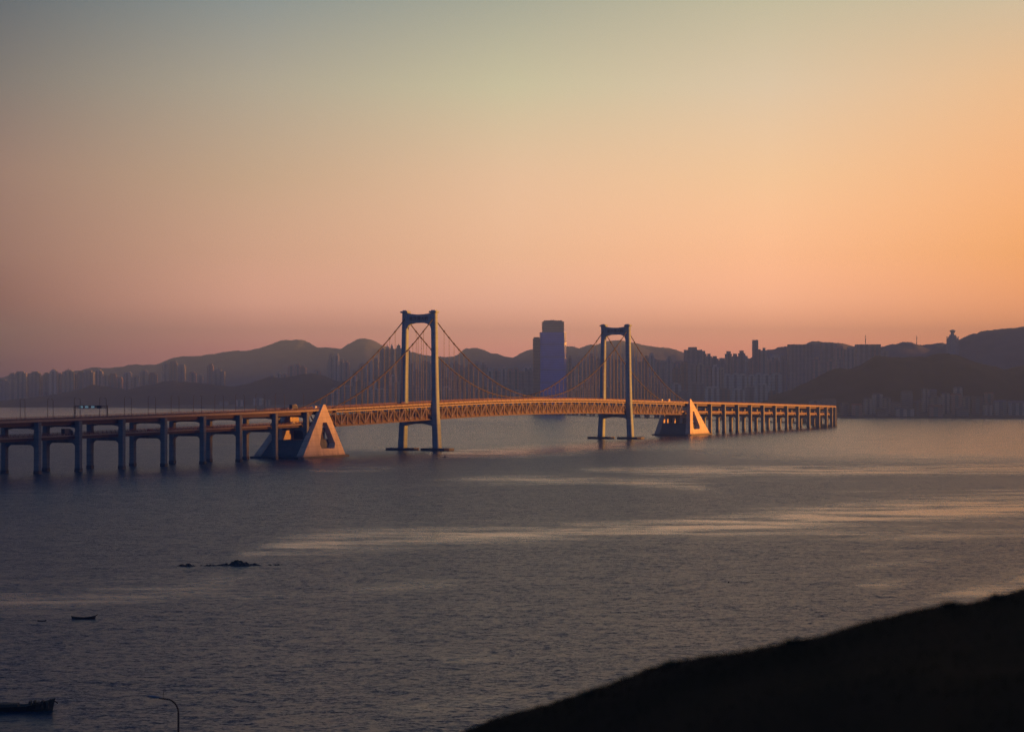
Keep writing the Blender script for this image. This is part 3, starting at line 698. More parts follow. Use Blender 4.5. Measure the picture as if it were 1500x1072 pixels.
    return m
WAVE, CALM_CUT, ROUGH = .9, .95, .32
me.materials.append(water_mat())

# ------------------------------------------------------------------ land and hills
def interp(tab, x):
    if x <= tab[0][0]: return tab[0][1]
    for (a, va), (b, vb) in zip(tab, tab[1:]):
        if x <= b: return va + (vb-va)*(x-a)/(b-a)
    return tab[-1][1]
SHORE = [(-2500,7600),(-300,7600),(0,7500),(14,7200),(30,6750),(100,6350),(170,5950),(240,5680),(330,5500),(400,5420),(520,5150),(640,4900),(800,4720),(950,4600),
         (1080,4450),(1180,4250),(1222,3960),(1250,3905),(1340,3900),(1420,3860),(1500,3810),(1700,3700),(2600,3500)]
def landz(px, Y):
    d = Y - interp(SHORE, px); return min(7.0, -.3 + d*.03) if d > 0 else -.5
V, Fc = [], []
lc = list(range(-2500, 2421, 20)); ds = [-6, 0, 25, 80, 160, 300, 700, 1600, 3000, 5500, 9500]
for px in lc:
    y0 = interp(SHORE, px) + 14*math.sin(px*.11) + 9*math.sin(px*.37)
    for d in ds: V.append(((px-CX)/F*(y0+d), y0+d, {-6:-.6, 0:1.0, 25:2.2, 80:3.5, 160:4.5}.get(d, 6.0)))
n = len(ds)
for i in range(len(lc)-1):
    for j in range(n-1): Fc.append((i*n+j, (i+1)*n+j, (i+1)*n+j+1, i*n+j+1))
mb = MB(); mb.v, mb.f, mb.m = V, Fc, [0]*len(Fc)
tag(mb.build('shore_land', M['sand'], smooth=True), kind='structure')
def hills(name, ridge, Y0, depth, m, rough=1.0, step=4, x0=None, x1=None):
    x0 = ridge[0][0] if x0 is None else x0; x1 = ridge[-1][0] if x1 is None else x1
    xs = [x0+step*i for i in range(int((x1-x0)/step)+1)]; rows_ = [-1,-.9,-.8,-.7,-.62,-.54,-.47,-.4,-.33,-.26,-.2,-.14,-.09,-.04,0,.06,.15,.3,.5,.8,1]
    V, Fc = [], []
    for px in xs:
        yy = interp(ridge, px); hr = CAMZ + (HY-yy)/F*Y0
        wob = 1 + .25*mnoise.noise((px*.013, Y0*.01, 3.1))
        for r_ in rows_:
            Y = Y0 + r_*depth*wob
            p = math.cos(r_*math.pi/2)**(1.35 if r_ < 0 else 1.2)
            X = (px-CX)/F*Y0 * (1 + .35*(Y/Y0-1))
            nz_ = mnoise.fractal((X*.006, Y*.006, 1.7), 1.0, 2.0, 4)*14*rough*(1-abs(r_))*(0 if r_ == 0 else 1)
            nz_ += mnoise.fractal((X*.05, Y*.05, 5.7), 1.0, 2.0, 3)*1.8*rough + mnoise.fractal((X*.017, Y*.009, 8.7), 1.0, 2.0, 4)*7*rough*(0 if r_ == 0 else 1)
            spur = 1 + .16*mnoise.noise((px*.02, r_*1.5, Y0*.003))*(1 if r_ != 0 else 0)
            V.append((X, Y, max(-.5, (hr-3)*p*spur + 3*p + nz_*min(1, hr/60))))
    n = len(rows_)
    for i in range(len(xs)-1):
        for j in range(n-1): Fc.append((i*n+j, (i+1)*n+j, (i+1)*n+j+1, i*n+j+1))
    mb = MB(); mb.v, mb.f, mb.m = V, Fc, [0]*len(Fc)
    return tag(mb.build(name, m, smooth=True), kind='structure')
RA = [(-500,560),(-100,556),(60,552),(110,543),(150,541),(200,538),(230,534),(250,525),(265,522),(300,521),(335,520),(350,516),(380,510),(400,503),(412,498.5),(420,498),(445,501),
      (455,505),(465,509),(485,509),(500,511),(515,505),(527,502),(545,503),(555,508),(570,513),(600,516),(630,521),(650,523),(665,522),(680,517),(700,515),(715,517),(735,521),
      (755,527),(770,521),(785,516),(815,512),(840,510),(848,513),(870,507),(885,500),(905,498),(925,501),(945,506),(975,510),(985,511),(1000,516),(1030,523),(1060,534),(1100,548),(1160,560)]
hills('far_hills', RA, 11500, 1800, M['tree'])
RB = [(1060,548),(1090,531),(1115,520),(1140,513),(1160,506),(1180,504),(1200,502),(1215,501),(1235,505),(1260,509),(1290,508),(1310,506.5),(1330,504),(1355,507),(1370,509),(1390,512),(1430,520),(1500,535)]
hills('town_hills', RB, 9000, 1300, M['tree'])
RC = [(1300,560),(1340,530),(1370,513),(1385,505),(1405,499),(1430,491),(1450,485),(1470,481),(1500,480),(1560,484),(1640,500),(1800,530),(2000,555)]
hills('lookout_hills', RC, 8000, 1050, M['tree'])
RD = [(1085,600),(1110,588),(1140,578),(1160,571),(1185,558),(1210,547),(1225,543),(1240,541),(1260,536),(1285,527),(1300,524),(1320,524),(1340,526),(1355,526),(1365,521.5),(1385,518.5),
      (1400,519),(1415,525),(1435,533),(1465,539.5),(1473,542),(1485,539),(1500,537),(1560,540),(1650,552),(1800,575),(1900,600)]
hills('headland_hills', RD, 4700, 560, M['headland'], .8)
RE = [(-60,592),(0,588),(60,581),(100,575),(125,569),(140,565),(165,567),(185,572),(210,566),(235,562),(260,559),(285,560),(300,563),(320,565),(345,566),(370,561),(395,558),(420,555),(445,549),
      (460,547),(475,550),(490,557),(510,560),(540,557),(555,556),(570,562),(600,570),(650,577),(700,588)]
hills('shore_hills', RE, 6500, 560, M['headland'], .8)

# added unseen ridge, its crest shaped to shade the near bridge and the town
RW = [(-1400,285),(1400,285),(1886,264),(2071,198),(2249,175),(2654,112),(2816,94),(3400,85),(4000,130),(4600,290),(5200,312),(6800,312),(7250,335),(8300,335),(9000,235),(12000,235)]
V, Fc = [], []
ys = [-1400+120*i for i in range(102)]; xr = [-1,-.7,-.4,-.2,-.07,0,.1,.3,.6,1]
for y_ in ys:
    for r_ in xr: V.append((3200+700*r_+(60*mnoise.noise((y_*.002,r_,.5)) if r_ else 0), y_, max(-.5, interp(RW, y_)*math.cos(r_*math.pi/2)**1.2 + 6*mnoise.noise((y_*.01, r_*3, 2.2)))))
for i in range(len(ys)-1):
    for j in range(len(xr)-1): Fc.append((i*10+j, (i+1)*10+j, (i+1)*10+j+1, i*10+j+1))
mb = MB(); mb.v, mb.f, mb.m = V, Fc, [0]*len(Fc)
tag(mb.build('shade_ridge', M['tree'], smooth=True), kind='structure')

# ------------------------------------------------------------------ town
def block(px0, px1, ytop, Y, label, group, name='apartment_tower', cat='apartment tower', style=None, cap=True, bays=None, rot=None, base=None, roof=None, spire=0):
    w = (px1-px0)/F*Y; c = W((px0+px1)/2, HY, Y); ztop = CAMZ + (HY-ytop)/F*Y
    zb = 2.0 if base is None else base
    h = ztop - zb; d = max(12, min(30, w*.75))
    rot = random.uniform(-.16,.16) if rot is None else rot
    o = empty(name, (c.x, Y, zb), rot); tag(o, label, cat, group)
    wall = WALLS[random.randrange(len(WALLS))] if style is None else style
    nb = bays if bays is not None else max(1, int(w/12))
    ch = 0 if not cap else min(7, max(3, h*.05))
    hb = h - ch
    mb = MB(); x = -w/2; bw = w/(2*nb+1); foot = []
    for i in range(2*nb+1):
        rec = 1.6 if i % 2 else 0
        foot += [(x, -d/2+rec), (x+bw, -d/2+rec)]; x += bw
    foot += [(w/2, d/2), (-w/2, d/2)]
    b0 = 0; n = len(foot)
    for z in (0, hb): mb.v += [(a, b_, z) for a, b_ in foot]
    for k in range(n):
        k2 = (k+1) % n
        mb.f.append((k, k2, n+k2, n+k)); mb.m.append(1 if (k < 2*(2*nb+1) and k % 4 == 2) else 0)
    mb.f.append(tuple(range(n, 2*n))); mb.m.append(2)
    mb.build('facade', [wall, BAYS, M['roofgrey']], o)
    if cap:
        mb = MB(); a0 = random.uniform(-.42,-.2)*w; a1 = random.uniform(.2,.42)*w
        mb.box(a0, a1, -d*.3, d*.35, hb, hb+ch); 
        if spire: mb.loft([[(-1.6,-1.6,hb+ch),(1.6,-1.6,hb+ch),(1.6,1.6,hb+ch),(-1.6,1.6,hb+ch)],[(-.15,-.15,hb+ch+spire),(.15,-.15,hb+ch+spire),(.15,.15,hb+ch+spire),(-.15,.15,hb+ch+spire)]])
        mb.build('roof_house', [wall if roof is None else roof], o)
    if not cap and roof is not None:
        mb = MB(); mb.loft([[(-w/2-.5,-d/2-.5,h),(w/2+.5,-d/2-.5,h),(w/2+.5,d/2+.5,h),(-w/2-.5,d/2+.5,h)],[(-w/2+1,-.3,h+3),(w/2-1,-.3,h+3),(w/2-1,.3,h+3),(-w/2+1,.3,h+3)]]); mb.build('roof', roof, o)
    return o
def row(items, where, group, **kw):                 # (px0, px1, ytop, Y [, options])
    items = sorted(items, key=lambda i: i[0])
    for i, it in enumerate(items):
        px0, px1, yt, Y = it[:4]; gw = (px1-px0)*.07; px0 -= gw; px1 += gw; opt = dict(kw); opt.update(it[4] if len(it) > 4 else {})
        w = (px1-px0)/F*Y; h = CAMZ+(HY-yt)/F*Y
        adj = 'slender' if h > 3.2*w else ('broad' if h < 1.7*w else 'plain')
        ex = opt.pop('adj', None)
        if 'label' not in opt: opt['label'] = f'{ORD[i]} hazy {ex or adj} tower block from the left {where}'
        block(px0, px1, yt, Y, group=group, **opt)
L_ = [(-4,13,556,7650),(14,24,546,7100),(24,38,544,7000),(38,45,547.5,7050),(45,58,544,6950),(58,65,550,7000),(65,74,545.5,6950),(74,83,541.5,6900,{'spire':8}),(84,92,546,6950),
      (93,107,542,6900,{'spire':8}),(107,114,546.5,6950),(114,124,543.5,6900),(125,137,542.5,6900),(139,150,541,7000,{'spire':6}),(151,158,549,7000),(160,170,547,7000),(171,179,552,7000),
      (182,192,544,7050),(194,203,550,7050),(206,216,541,7100),(219,230,546,7100)]
row(L_, 'in the row beyond the sign gantry', 'towers on the far shore beyond the gantry')
ML = [(238,247,531,7600),(249,259,529,7600),(262,271,534,7600),(278,287,544,7300,{'style':WALLS[4],'adj':'pinkish'}),(290,297,550,7200),(304,312,533,7700),(313,328,541,6900,{'spire':12,'style':WALLS[1],'adj':'pointed'}),
      (395,402,549,6900),(405,412,545,6800),(414,421,547,6800),(422,431,534,7400),(433,440,533,7500),(441,448,536,7500),(450,458,546,6600),(462,469,541,6900)]
row(ML, 'at the foot of the highest hill', 'towers below the highest hill')
C1 = [(483,489,519,6900),(490,496,518,6900),(497,503,526,6600),(504,511,528,6500,{'style':WALLS[4],'adj':'pinkish'}),(514,523,549,6000),(526,534,533,6400),(536,545,529,6400),(547,554,524,6500),
      (557,563,510.5,6000,{'spire':10,'style':WALLS[1]}),(564,570,508,6000,{'spire':10,'style':WALLS[1]}),(571,577,507,5950,{'spire':8,'style':WALLS[1]}),(580,588,506,5950,{'style':WALLS[1],'spire':5}),(589,600,509,5900,{'style':WALLS[3]}),
      (606,616,541,5700),(617,627,543,5700),(530,539,553,5600),(541,551,556,5600),(571,581,549,5600),(600,606,529,6300)]
row(C1, 'around the near bridge tower', 'towers around the near bridge tower')
C2 = [(644,653,527,6300),(655,662,531,6200),(664,671,529,6400),(673,681,541,5700),(684,692,533,6100),(693,703,529,6000),(704,712,531,6100),(714,722,541,5600),(723,731,540,5600),(734,741,537,5700),
      (743,751,540,5600),(752,760,538,5600),(762,769,544,5500),(771,780,541,5500),(648,659,552,5500),(663,672,555,5500),(690,700,549,5500)]
row(C2, 'between the near bridge tower and blue skyscraper', 'towers beside the blue skyscraper')
C3 = [(836,843,533,5600),(844,852,531,5700),(853,861,527,5800),(863,871,518,6100),(873,879,523,6000),(889,896,520,6200),(897,904,528,6000),(906,914,531,5800),(926,933,522,6100),(934,941,530,5800),
      (942,950,521,6200),(951,958,517,6300),(960,967,527,6000),(968,975,536,5500),(976,984,522,6100),(986,995,537,5500),(914,921,541,5400),(845,853,549,5300),(933,941,549,5200),(952,961,550,5200)]
row(C3, 'around the far bridge tower', 'towers around the far bridge tower')
C4 = [(1004,1026,508.5,6100,{'adj':'square-topped','style':WALLS[1]}),(1028,1034,514,6200),(1035,1042,518,6200),(1043,1052,521.5,6100),(1053,1062,524.5,6000),(1063,1071,514.5,6200),(1072,1081,518,6100),(1082,1091,513.5,6100),
      (1091.5,1096,521,6000),(1102.5,1110,498,6300,{'cap':False,'adj':'very tall slim','bays':1}),(1110.5,1114,511.5,6250,{'cap':False,'bays':1}),(1115,1122.5,509.5,6200),(1097,1102,525,5900),(1124,1132,527,5900),(1134,1142,524,6000),
      (998,1007,530,5600),(1009,1019,533,5500),(1021,1030,531,5500),(1032,1041,536,5400),(1043,1052,534,5400),(1054,1060,538,5400),
      (1061,1070,547,5000,{'style':WALLS[2]}),(1072,1082,546,5000,{'style':WALLS[2]}),(1084,1094,547,5000,{'style':WALLS[2]}),(1096,1105,548,5000,{'style':WALLS[2]}),(1107,1116,546,5000,{'style':WALLS[2]}),(1118,1128,547,5000,{'style':WALLS[2]}),(1130,1143,546,5000,{'style':WALLS[2]})]
row(C4, 'above the sunlit anchorage', 'towers above the sunlit anchorage')
R_ = [(1144,1151,521,6000),(1157,1189,504.5,5900,{'adj':'wide slab','style':WALLS[1],'bays':6,'cap':False}),(1191,1201,523,5700),(1204,1221,503,6300,{'style':WALLS[1],'cap':False}),(1223,1235,506,6200),(1238,1252,508,6200),
      (1255,1272,504.5,5900,{'style':WALLS[1],'cap':False}),(1273,1288,504.5,5920,{'style':WALLS[3],'cap':False}),(1291,1300,510,6000),(1212,1222,526,5500),(1226,1234,523,5600)]
row(R_, 'behind the dark headland slope', 'tower blocks behind the headland')

random.seed(21); MR = []
x = 486.0
while x < 1140:
    w_ = random.uniform(9, 19)
    if not (783 < x+w_ and x < 834): MR.append((x, x+w_, random.uniform(557, 572), random.uniform(4950, 5250) if x < 1000 else random.uniform(4650, 4850), {'style': WALLS[random.choice([0,1,1,2,3])], 'adj': 'low', 'name': 'midrise_block', 'cat': 'building'}))
    x += w_ + random.uniform(-1, 5)
row(MR, 'in the front row behind the bridge deck', 'low blocks behind the bridge deck')
BK = [(481,493,523,7100),(499,512,533,7050),(519,541,540,6900),(548,562,531,6900),(618,634,529,6800),(636,652,533,6800),(664,684,535,6700),(697,716,535,6600),(722,741,543,6500),(744,765,543,6500),(767,781,536,6400),
      (846,868,534,6600),(868,884,528,6700),(884,902,527,6700),(900,918,526,6700),(918,938,528,6700),(938,962,526,6700),(962,986,528,6700),(984,1004,529,6600),(1004,1024,527,6600),(1024,1050,527,6600),(1050,1074,527.5,6500),(1076,1100,526.5,6500),(1098,1124,524,6500),(1122,1146,520,6600)]
row([b_+({'adj': 'broad'},) for b_ in BK], 'in the hazy back row under the hills', 'broad blocks in the back row')
# the blue skyscraper
Y = 5300; k = Y/F
tw = empty('skyscraper', (W(810,HY,Y).x, Y, 2.0), .03); tag(tw, 'tallest blue glass skyscraper with a stepped grey crown between the bridge towers', 'skyscraper')
def zz(py): return CAMZ + (HY-py)*k - 2.0
mb = MB(); hw = 19*k; ch = 3.0*k
mb.loft([[(-hw,-18,z),(-hw+ch,-22,z),(hw-ch,-22,z),(hw,-18,z),(hw,22,z),(-hw,22,z)] for z in (0, zz(487))]); 
for i in range(9): mb.box(-hw+ch+(2*hw-2*ch)*(i+.5)/9-.35, -hw+ch+(2*hw-2*ch)*(i+.5)/9+.35, -22.6, -22.02, 0, zz(489))
mb.build('glass_shaft', M['blueglass'], tw)
mb = MB()
for q in range(1,6): mb.loft([[(-hw-.3,-18,z),(-hw+ch-.2,-22.9,z),(hw-ch+.2,-22.9,z),(hw+.3,-18,z),(hw+.3,22.3,z),(-hw-.3,22.3,z)] for z in (zz(487)*q/6, zz(487)*q/6+4)])
mb.build('plant_floor_trim', M['bandglass'], tw)
mb = MB(); mb.box(-15.7*k, 15.7*k, -19, 19, zz(487), zz(471.4))
for i in range(7): mb.box((-14.5+29*i/6)*k-.5, (-14.5+29*i/6)*k+.5, -19.5, -19.02, zz(487), zz(471.6))
mb.build('crown', M['crownglass'], tw)
mb = MB(); mb.box(-13.2*k, 13.2*k, -15, 15, zz(471.4), zz(469.6)); mb.box(-4*k, 2*k, -6, 6, zz(469.6), zz(468.9))
mb.tube([(1,0,zz(470)),(1,0,zz(467.6))], .5, 5); mb.build('roof_cap', M['crownglass'], tw)
mb = MB(); mb.box(-29*k, -19*k-.1, -14, 20, 0, zz(496)); mb.box(-28.2*k, -20*k, -11, 17, zz(496), zz(494)); mb.build('side_wing', WALLS[3], tw)
block(832, 837, 521, 5500, 'small red and white tower just beside the blue skyscraper', 'towers around the far bridge tower', style=WALLS[4], bays=1)

# lookout tower with a flared disc on the hill
Y = 7650; k = Y/F; lz = 90.0
lt = empty('lookout_tower', (W(1395.5,HY,Y).x, Y, lz)); tag(lt, 'stepped hilltop lookout tower with a flared disc on top', 'tower')
z_ = lambda py: CAMZ + (HY-py)*k - lz
mb = MB()
for a, y0, y1 in ((8.6,530,503),(8.0,503,495.5),(6.4,495.5,493),(5.0,493,490.5)):
    mb.loft([[(a*k*math.cos(i*math.pi/4+.39), a*k*math.sin(i*math.pi/4+.39), z_(yy)) for i in range(8)] for yy in (y0, y1)])
for sx in (-1, 1):
    mb.box(sx*8.2*k-1.2, sx*8.2*k+1.2, -3, 3, z_(530), z_(493))
mb.build('shaft', WALLS[1], lt)
mb = MB(); ring = lambda r, yy: [(r*k*math.cos(i*math.pi/8), r*k*math.sin(i*math.pi/8), z_(yy)) for i in range(16)]
mb.loft([ring(2.6,490.5), ring(2.4,488), ring(4.3,485.3), ring(4.3,484.3), ring(2.2,483.4), ring(.4,482.8)]); mb.build('disc', M['crownglass'], lt)
for px, top, b_, Y, lab in ((1268,491,506,9000,'thin lattice radio mast on the ridge above the slab blocks'), (1343,492,507,9000,'thin radio mast on the ridge before the lookout tower')):
    k = Y/F; c = W(px,HY,Y); zb = CAMZ+(HY-b_)*k-4
    mb = MB(); mb.tube([(0,0,0),(0,0,(b_-top)*k+4)], [1.7,1.1], 5); mb.box(-4,4,-.4,.4,(b_-top)*k-2,(b_-top)*k-1); mb.box(-3,3,-.4,.4,(b_-top)*k-9,(b_-top)*k-8.2)
    o = mb.build('radio_mast', M['darkmetal']); o.location = (c.x, Y, zb); tag(o, lab, 'radio mast', 'radio masts on the ridge')

# low houses and sheds along the headland shore
def pbase(py, Y): return CAMZ + (HY-py)/F*Y
HS_ = [  # px0, px1, top, base, Y, wall, roof, words
 (1186,1200,586,606,4080,2,'roofgrey','long pale shed'), (1203,1224,584.5,606,4060,1,'roofgrey','long grey shed'),
 (1232,1243,590,610,3990,1,'roofgrey','low grey house'), (1246,1262,592,610,3975,4,'roofred','low red-roofed house'),
 (1266,1276,583,606,4030,2,'roofgrey','pale narrow house'), (1278,1292,576.5,604,4090,2,'roofgrey','tall pale block'),
 (1294,1304,582,605,4070,0,'roofgrey','cream block'), (1306,1319,589,609,3990,1,'roofgrey','low grey hall'),
 (1320,1336,572.5,603,4110,1,'roofgrey','tallest grey shore block'), (1338,1349,587,608,4010,3,'roofgrey','brown house'),
 (1351,1360,569.5,600,4160,2,'roofgrey','pale stepped block'), (1361,1372,571,600,4180,1,'roofblue','blue-topped block'),
 (1361,1377,581,607,4030,0,'roofgrey','cream front house'), (1379,1390,575.5,603,4100,2,'roofgrey','pale upright block'),
 (1393,1408,577,606,4050,4,'roofred','reddish gabled block'), (1397,1409,566.5,596,4240,2,'roofgrey','pale uphill house'),
 (1410,1421,580.5,605,4060,0,'roofgrey','cream low block'), (1423,1440,581,606,4050,3,'roofgrey','brown long hall'),
 (1442,1455,575,604,4090,4,'roofred','red-roofed uphill house'), (1441,1452,591,612,3925,2,'roofgrey','pale boathouse'),
 (1456,1474,587,609,3960,2,'roofblue','blue-roofed shed'), (1477,1502,588,610,3945,2,'roofblue','wide blue-roofed shed'),
 (1360,1380,594,612,3925,4,'roofred','reddish waterside house'), (1312,1338,597,612,3935,2,'roofgrey','long waterside hall'),
 (1284,1300,598,611.5,3940,1,'roofgrey','grey waterside shed'), (1400,1418,597,612,3920,1,'roofgrey','grey waterside boathouse'),
]
for x0, x1, yt, yb, Y, wi, rf, words_ in sorted(HS_, key=lambda q: q[0]):
    nm = 'shed' if ('shed' in words_ or 'hall' in words_ or 'boathouse' in words_) else 'shore_house'
    near = 'by the end of the viaduct' if x0 < 1265 else ('below the dark headland crest' if x0 < 1345 else ('below the lookout tower' if x0 < 1415 else 'at the far end of the headland shore'))
    block(x0, x1, yt+1.5, Y, f'hazy {words_} on the shore {near}', 'houses along the headland shore', nm, nm.replace('_',' '), SHORE_WALLS[wi], False, None, None, max(1.0, pbase(yb, Y)-4), M[rf])
# low waterfront buildings under the towers
for i, (x0, x1, yt, Y, wi) in enumerate([(345,356,586,5700,2),(372,385,583,5750,2),(388,396,586,5700,0),(322,334,588,5750,1),(500,516,583,5350,2),(560,574,584,5250,1),(660,676,586,5050,2),(700,716,585,5000,1),(735,752,586,4950,0),(850,866,588,4800,2),(940,956,587,4750,1)]):
    block(x0, x1, yt, Y, f'{ORD[i]} low pale waterfront building from the left under the hazy towers', 'low waterfront buildings', 'waterfront_building', 'building', WALLS[wi], False, None, None, 2.0, M['roofgrey'])

# ------------------------------------------------------------------ rocks and boats
def rock(px, py, L, wd, h, label, seed):
    Y = CAMZ*F/(py-HY); c = W(px, py, Y); mb = MB(); nx, ny = 44, 18; V = []
    for i in range(nx):
        for j in range(ny):
            x = -1+2*i/(nx-1); y_ = -1+2*j/(ny-1); e = max(0, 1-x*x*.98-y_*y_)
            z = h*(e**.7)*(.55+.9*mnoise.fractal((x*3.1+seed, y_*2.0, seed), 1, 2, 4)+.35*mnoise.noise((x*9+seed,y_*5,1))) - .25
            V.append((x*L/2, y_*wd/2, z if e > 0 else -.4))
    mb.v = V
    for i in range(nx-1):
        for j in range(ny-1): mb.f.append((i*ny+j,(i+1)*ny+j,(i+1)*ny+j+1,i*ny+j+1)); mb.m.append(0)
    o = mb.build('reef_rock', M['rock']); o.location = (c.x, Y, 0); tag(o, label, 'rock', 'reef rocks')
rock(349, 827.5, 14.0, 9, 1.15, 'largest black ragged reef rock in the open water', 2.3)
rock(306, 828.0, 6.5, 5, .6, 'small dark rock at the end of the big reef', 5.1)
rock(274, 828.3, 6.6, 5, .8, 'low detached dark rock apart from the reef', 8.4)
rock(405, 827.0, 7.0, 5, .5, 'barely awash flat rock trailing beyond the reef', 11.2)
def boat(px, py, Lm, wd, label, name, heading_, detail):
    Y = CAMZ*F/(py-HY); c = W(px, py, Y); b = empty(name, (c.x, Y, 0), heading_); tag(b, label, 'boat', 'boats in the bay')
    n = 15; rings = []; rin = []
    fb = .11*Lm if detail else .10*Lm
    for i in range(n):
        u = -1+2*i/(n-1); w_ = wd/2*max(.12, (1-abs(u)**2.6))*(1 if u > -.9 else .9); sheer = fb*(.55+.75*abs(u)**2.3*(1 if u > 0 else .75))
        x = u*Lm/2
        rings.append([(x*.93,-w_*.45,-.25),(x,-w_,sheer),(x,-w_*.86,sheer),(x*.93,-w_*.4,fb*.16),(x*.93,w_*.4,fb*.16),(x,w_*.86,sheer),(x,w_,sheer),(x*.93,w_*.45,-.25)])
    mb = MB(); mb.loft(rings); mb.build('hull', M['hull'], b)
    if detail == 1:
        mb = MB(); mb.loft([[(Lm*.47,-.08,fb*1.2),(Lm*.47,.08,fb*1.2),(Lm*.49,.08,fb*.9),(Lm*.49,-.08,fb*.9)],[(Lm*.56,-.07,fb*1.65),(Lm*.56,.07,fb*1.65),(Lm*.57,.07,fb*1.4),(Lm*.57,-.07,fb*1.4)]]); mb.build('stem_post', M['wood'], b)
        for x in (-.25, .0, .25): 
            mb = MB(); mb.box(Lm*x-.12, Lm*x+.12, -wd*.36, wd*.36, fb*.42, fb*.52); mb.build('thwart', M['wood'], b)
    if detail == 2:
        mb = MB(); mb.box(-Lm*.3, Lm*.08, -wd*.3, wd*.3, fb*.2, fb*.78); mb.build('deck_house', M['wood'], b)
        mb = MB()
        for x in (.2,.25,.29,.34,.4): mb.box(Lm*x, Lm*x+.35, -wd*.25, wd*.25, fb*.3, fb*(.85+.25*random.random()))
        mb.build('net_stack', M['wood'], b)
        for x, hh in ((.44,.2),):
            mb = MB(); mb.tube([(Lm*x,0,fb*.8),(Lm*x+.03,0,fb*1.1+hh)], .1, 5); mb.build('post', M['wood'], b)
        mb = MB(); mb.tube([(Lm*.47,0,fb*1.1),(Lm*.53,0,fb*.75)], .09, 5); mb.build('anchor_arm', M['wood'], b)
    return b
boat(123, 905.5, 5.4, 1.6, 'small dark wooden boat with upturned bow floating alone', 'rowing_boat', R(6), 1)
boat(18, 1040, 13.6, 3.4, 'larger dark fishing boat with gear on its bow cut by the frame', 'fishing_boat', R(5), 2)
boat(62, 909, 1.9, .8, 'tiny low dinghy beside the small wooden boat', 'dinghy', R(0), 0)
boat(1306, 643.6, 3.2, 1.4, 'speck-sized boat far out past the sunlit viaduct', 'skiff', R(20), 0)
boat(1314, 643.9, 2.6, 1.3, 'speck-sized boat just beside another one past the sunlit viaduct', 'skiff', R(-10), 0)
for px, py, lab in ((1067,853,'lone dark mooring buoy in the open water'), (652,669.5,'dark buoy near the base of the near bridge tower')):
    Y = CAMZ*F/(py-HY); c = W(px,py,Y); mb = MB(); r = .2 if Y < 800 else .8
    mb.loft([[(a*r*math.cos(i*math.pi/6), a*r*math.sin(i*math.pi/6), z*r) for i in range(12)] for a, z in ((.5,-.5),(.95,0),(1,.4),(.7,.9),(.2,1.2),(.12,2.0))])
    o = mb.build('buoy', M['hull']); o.location = (c.x, Y, 0); tag(o, lab, 'buoy', 'buoys in the bay')

# ------------------------------------------------------------------ our own hillside
SIL = [(-900,1420),(-200,1330),(260,1240),(480,1160),(600,1112),(680,1074),(740,1049),(800,1036),(860,1016),(920,995),(965,976),(1010,967),(1060,960),(1100,952),(1155,941),(1200,933),(1260,913),(1340,894),
       (1370,889),(1400,887),(1420,884),(1460,875),(1500,863),(1600,838),(1800,800),(2200,755),(3200,700)]
DR = 30.0
def hill_z(px, d):
    dr = DR*(1+.10*math.sin(px*.004))
    zr = CAMZ - (interp(SIL, px)-HY)/F*dr
    X = (px-CX)/F*d
    nz_ = mnoise.fractal((X*.35, d*.25, .3), 1, 2, 4)
    if d <= dr: return zr - (dr-d)*.035 + nz_*.10*min(1, abs(dr-d)/4)
    dd = d-dr
    return zr - (.05*dd if dd < .5 else .025 + .27*(dd-.5)) + nz_*min(.5, dd*.05)
pcs = list(range(-900, 650, 40)) + list(range(650, 1560, 6)) + list(range(1560, 3220, 40))
dsr = [4,6,8,10,12,14,16,18,19.5,21,22.5,23.5,24.5,25.2,25.9,26.6,27,27.4,27.9,28.3,28.7,29.1,29.5,30,30.4,30.8,31.3,31.8,32.3,32.8,33.3,34,36,38,40,44,50,56,60,66,74,84,96,110,125,140,160,185,215,250]
V, Fc = [], []
for px in pcs:
    for d in dsr: V.append(((px-CX)/F*d, d, max(-.6, hill_z(px, d))))
n = len(dsr)
for i in range(len(pcs)-1):
    for j in range(n-1): Fc.append((i*n+j, (i+1)*n+j, (i+1)*n+j+1, i*n+j+1))
mb = MB(); mb.v, mb.f, mb.m = V, Fc, [0]*len(Fc)
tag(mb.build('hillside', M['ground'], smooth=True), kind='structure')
mb = MB()
for i in range(9000):
    px = random.uniform(640, 1620); dr = DR*(1+.10*math.sin(px*.004))
    d = random.uniform(18, dr+1) if random.random() < .55 else random.gauss(dr, .8)
    X = (px-CX)/F*d; z = hill_z(px, d)
    dens = mnoise.noise((X*.6, d*.3, 9.1))
    h = random.uniform(.012,.03)*(1+.9*max(0, dens)); a = random.uniform(0, 6.28); w_ = random.uniform(.004,.009)
    lx, ly = random.gauss(0,.35)*h, random.gauss(0,.35)*h
    b = len(mb.v); ca, sa = math.cos(a)*w_, math.sin(a)*w_
    mb.v += [(X-ca,d-sa,z-.02),(X+ca,d+sa,z-.02),(X+lx*.5+ca*.6,d+ly*.5+sa*.6,z+h*.6),(X+lx,d+ly,z+h)]
    mb.f += [(b,b+1,b+2),(b,b+2,b+3)]; mb.m += [0,0]
tag(mb.build('hill_grass', M['grass']), kind='stuff')
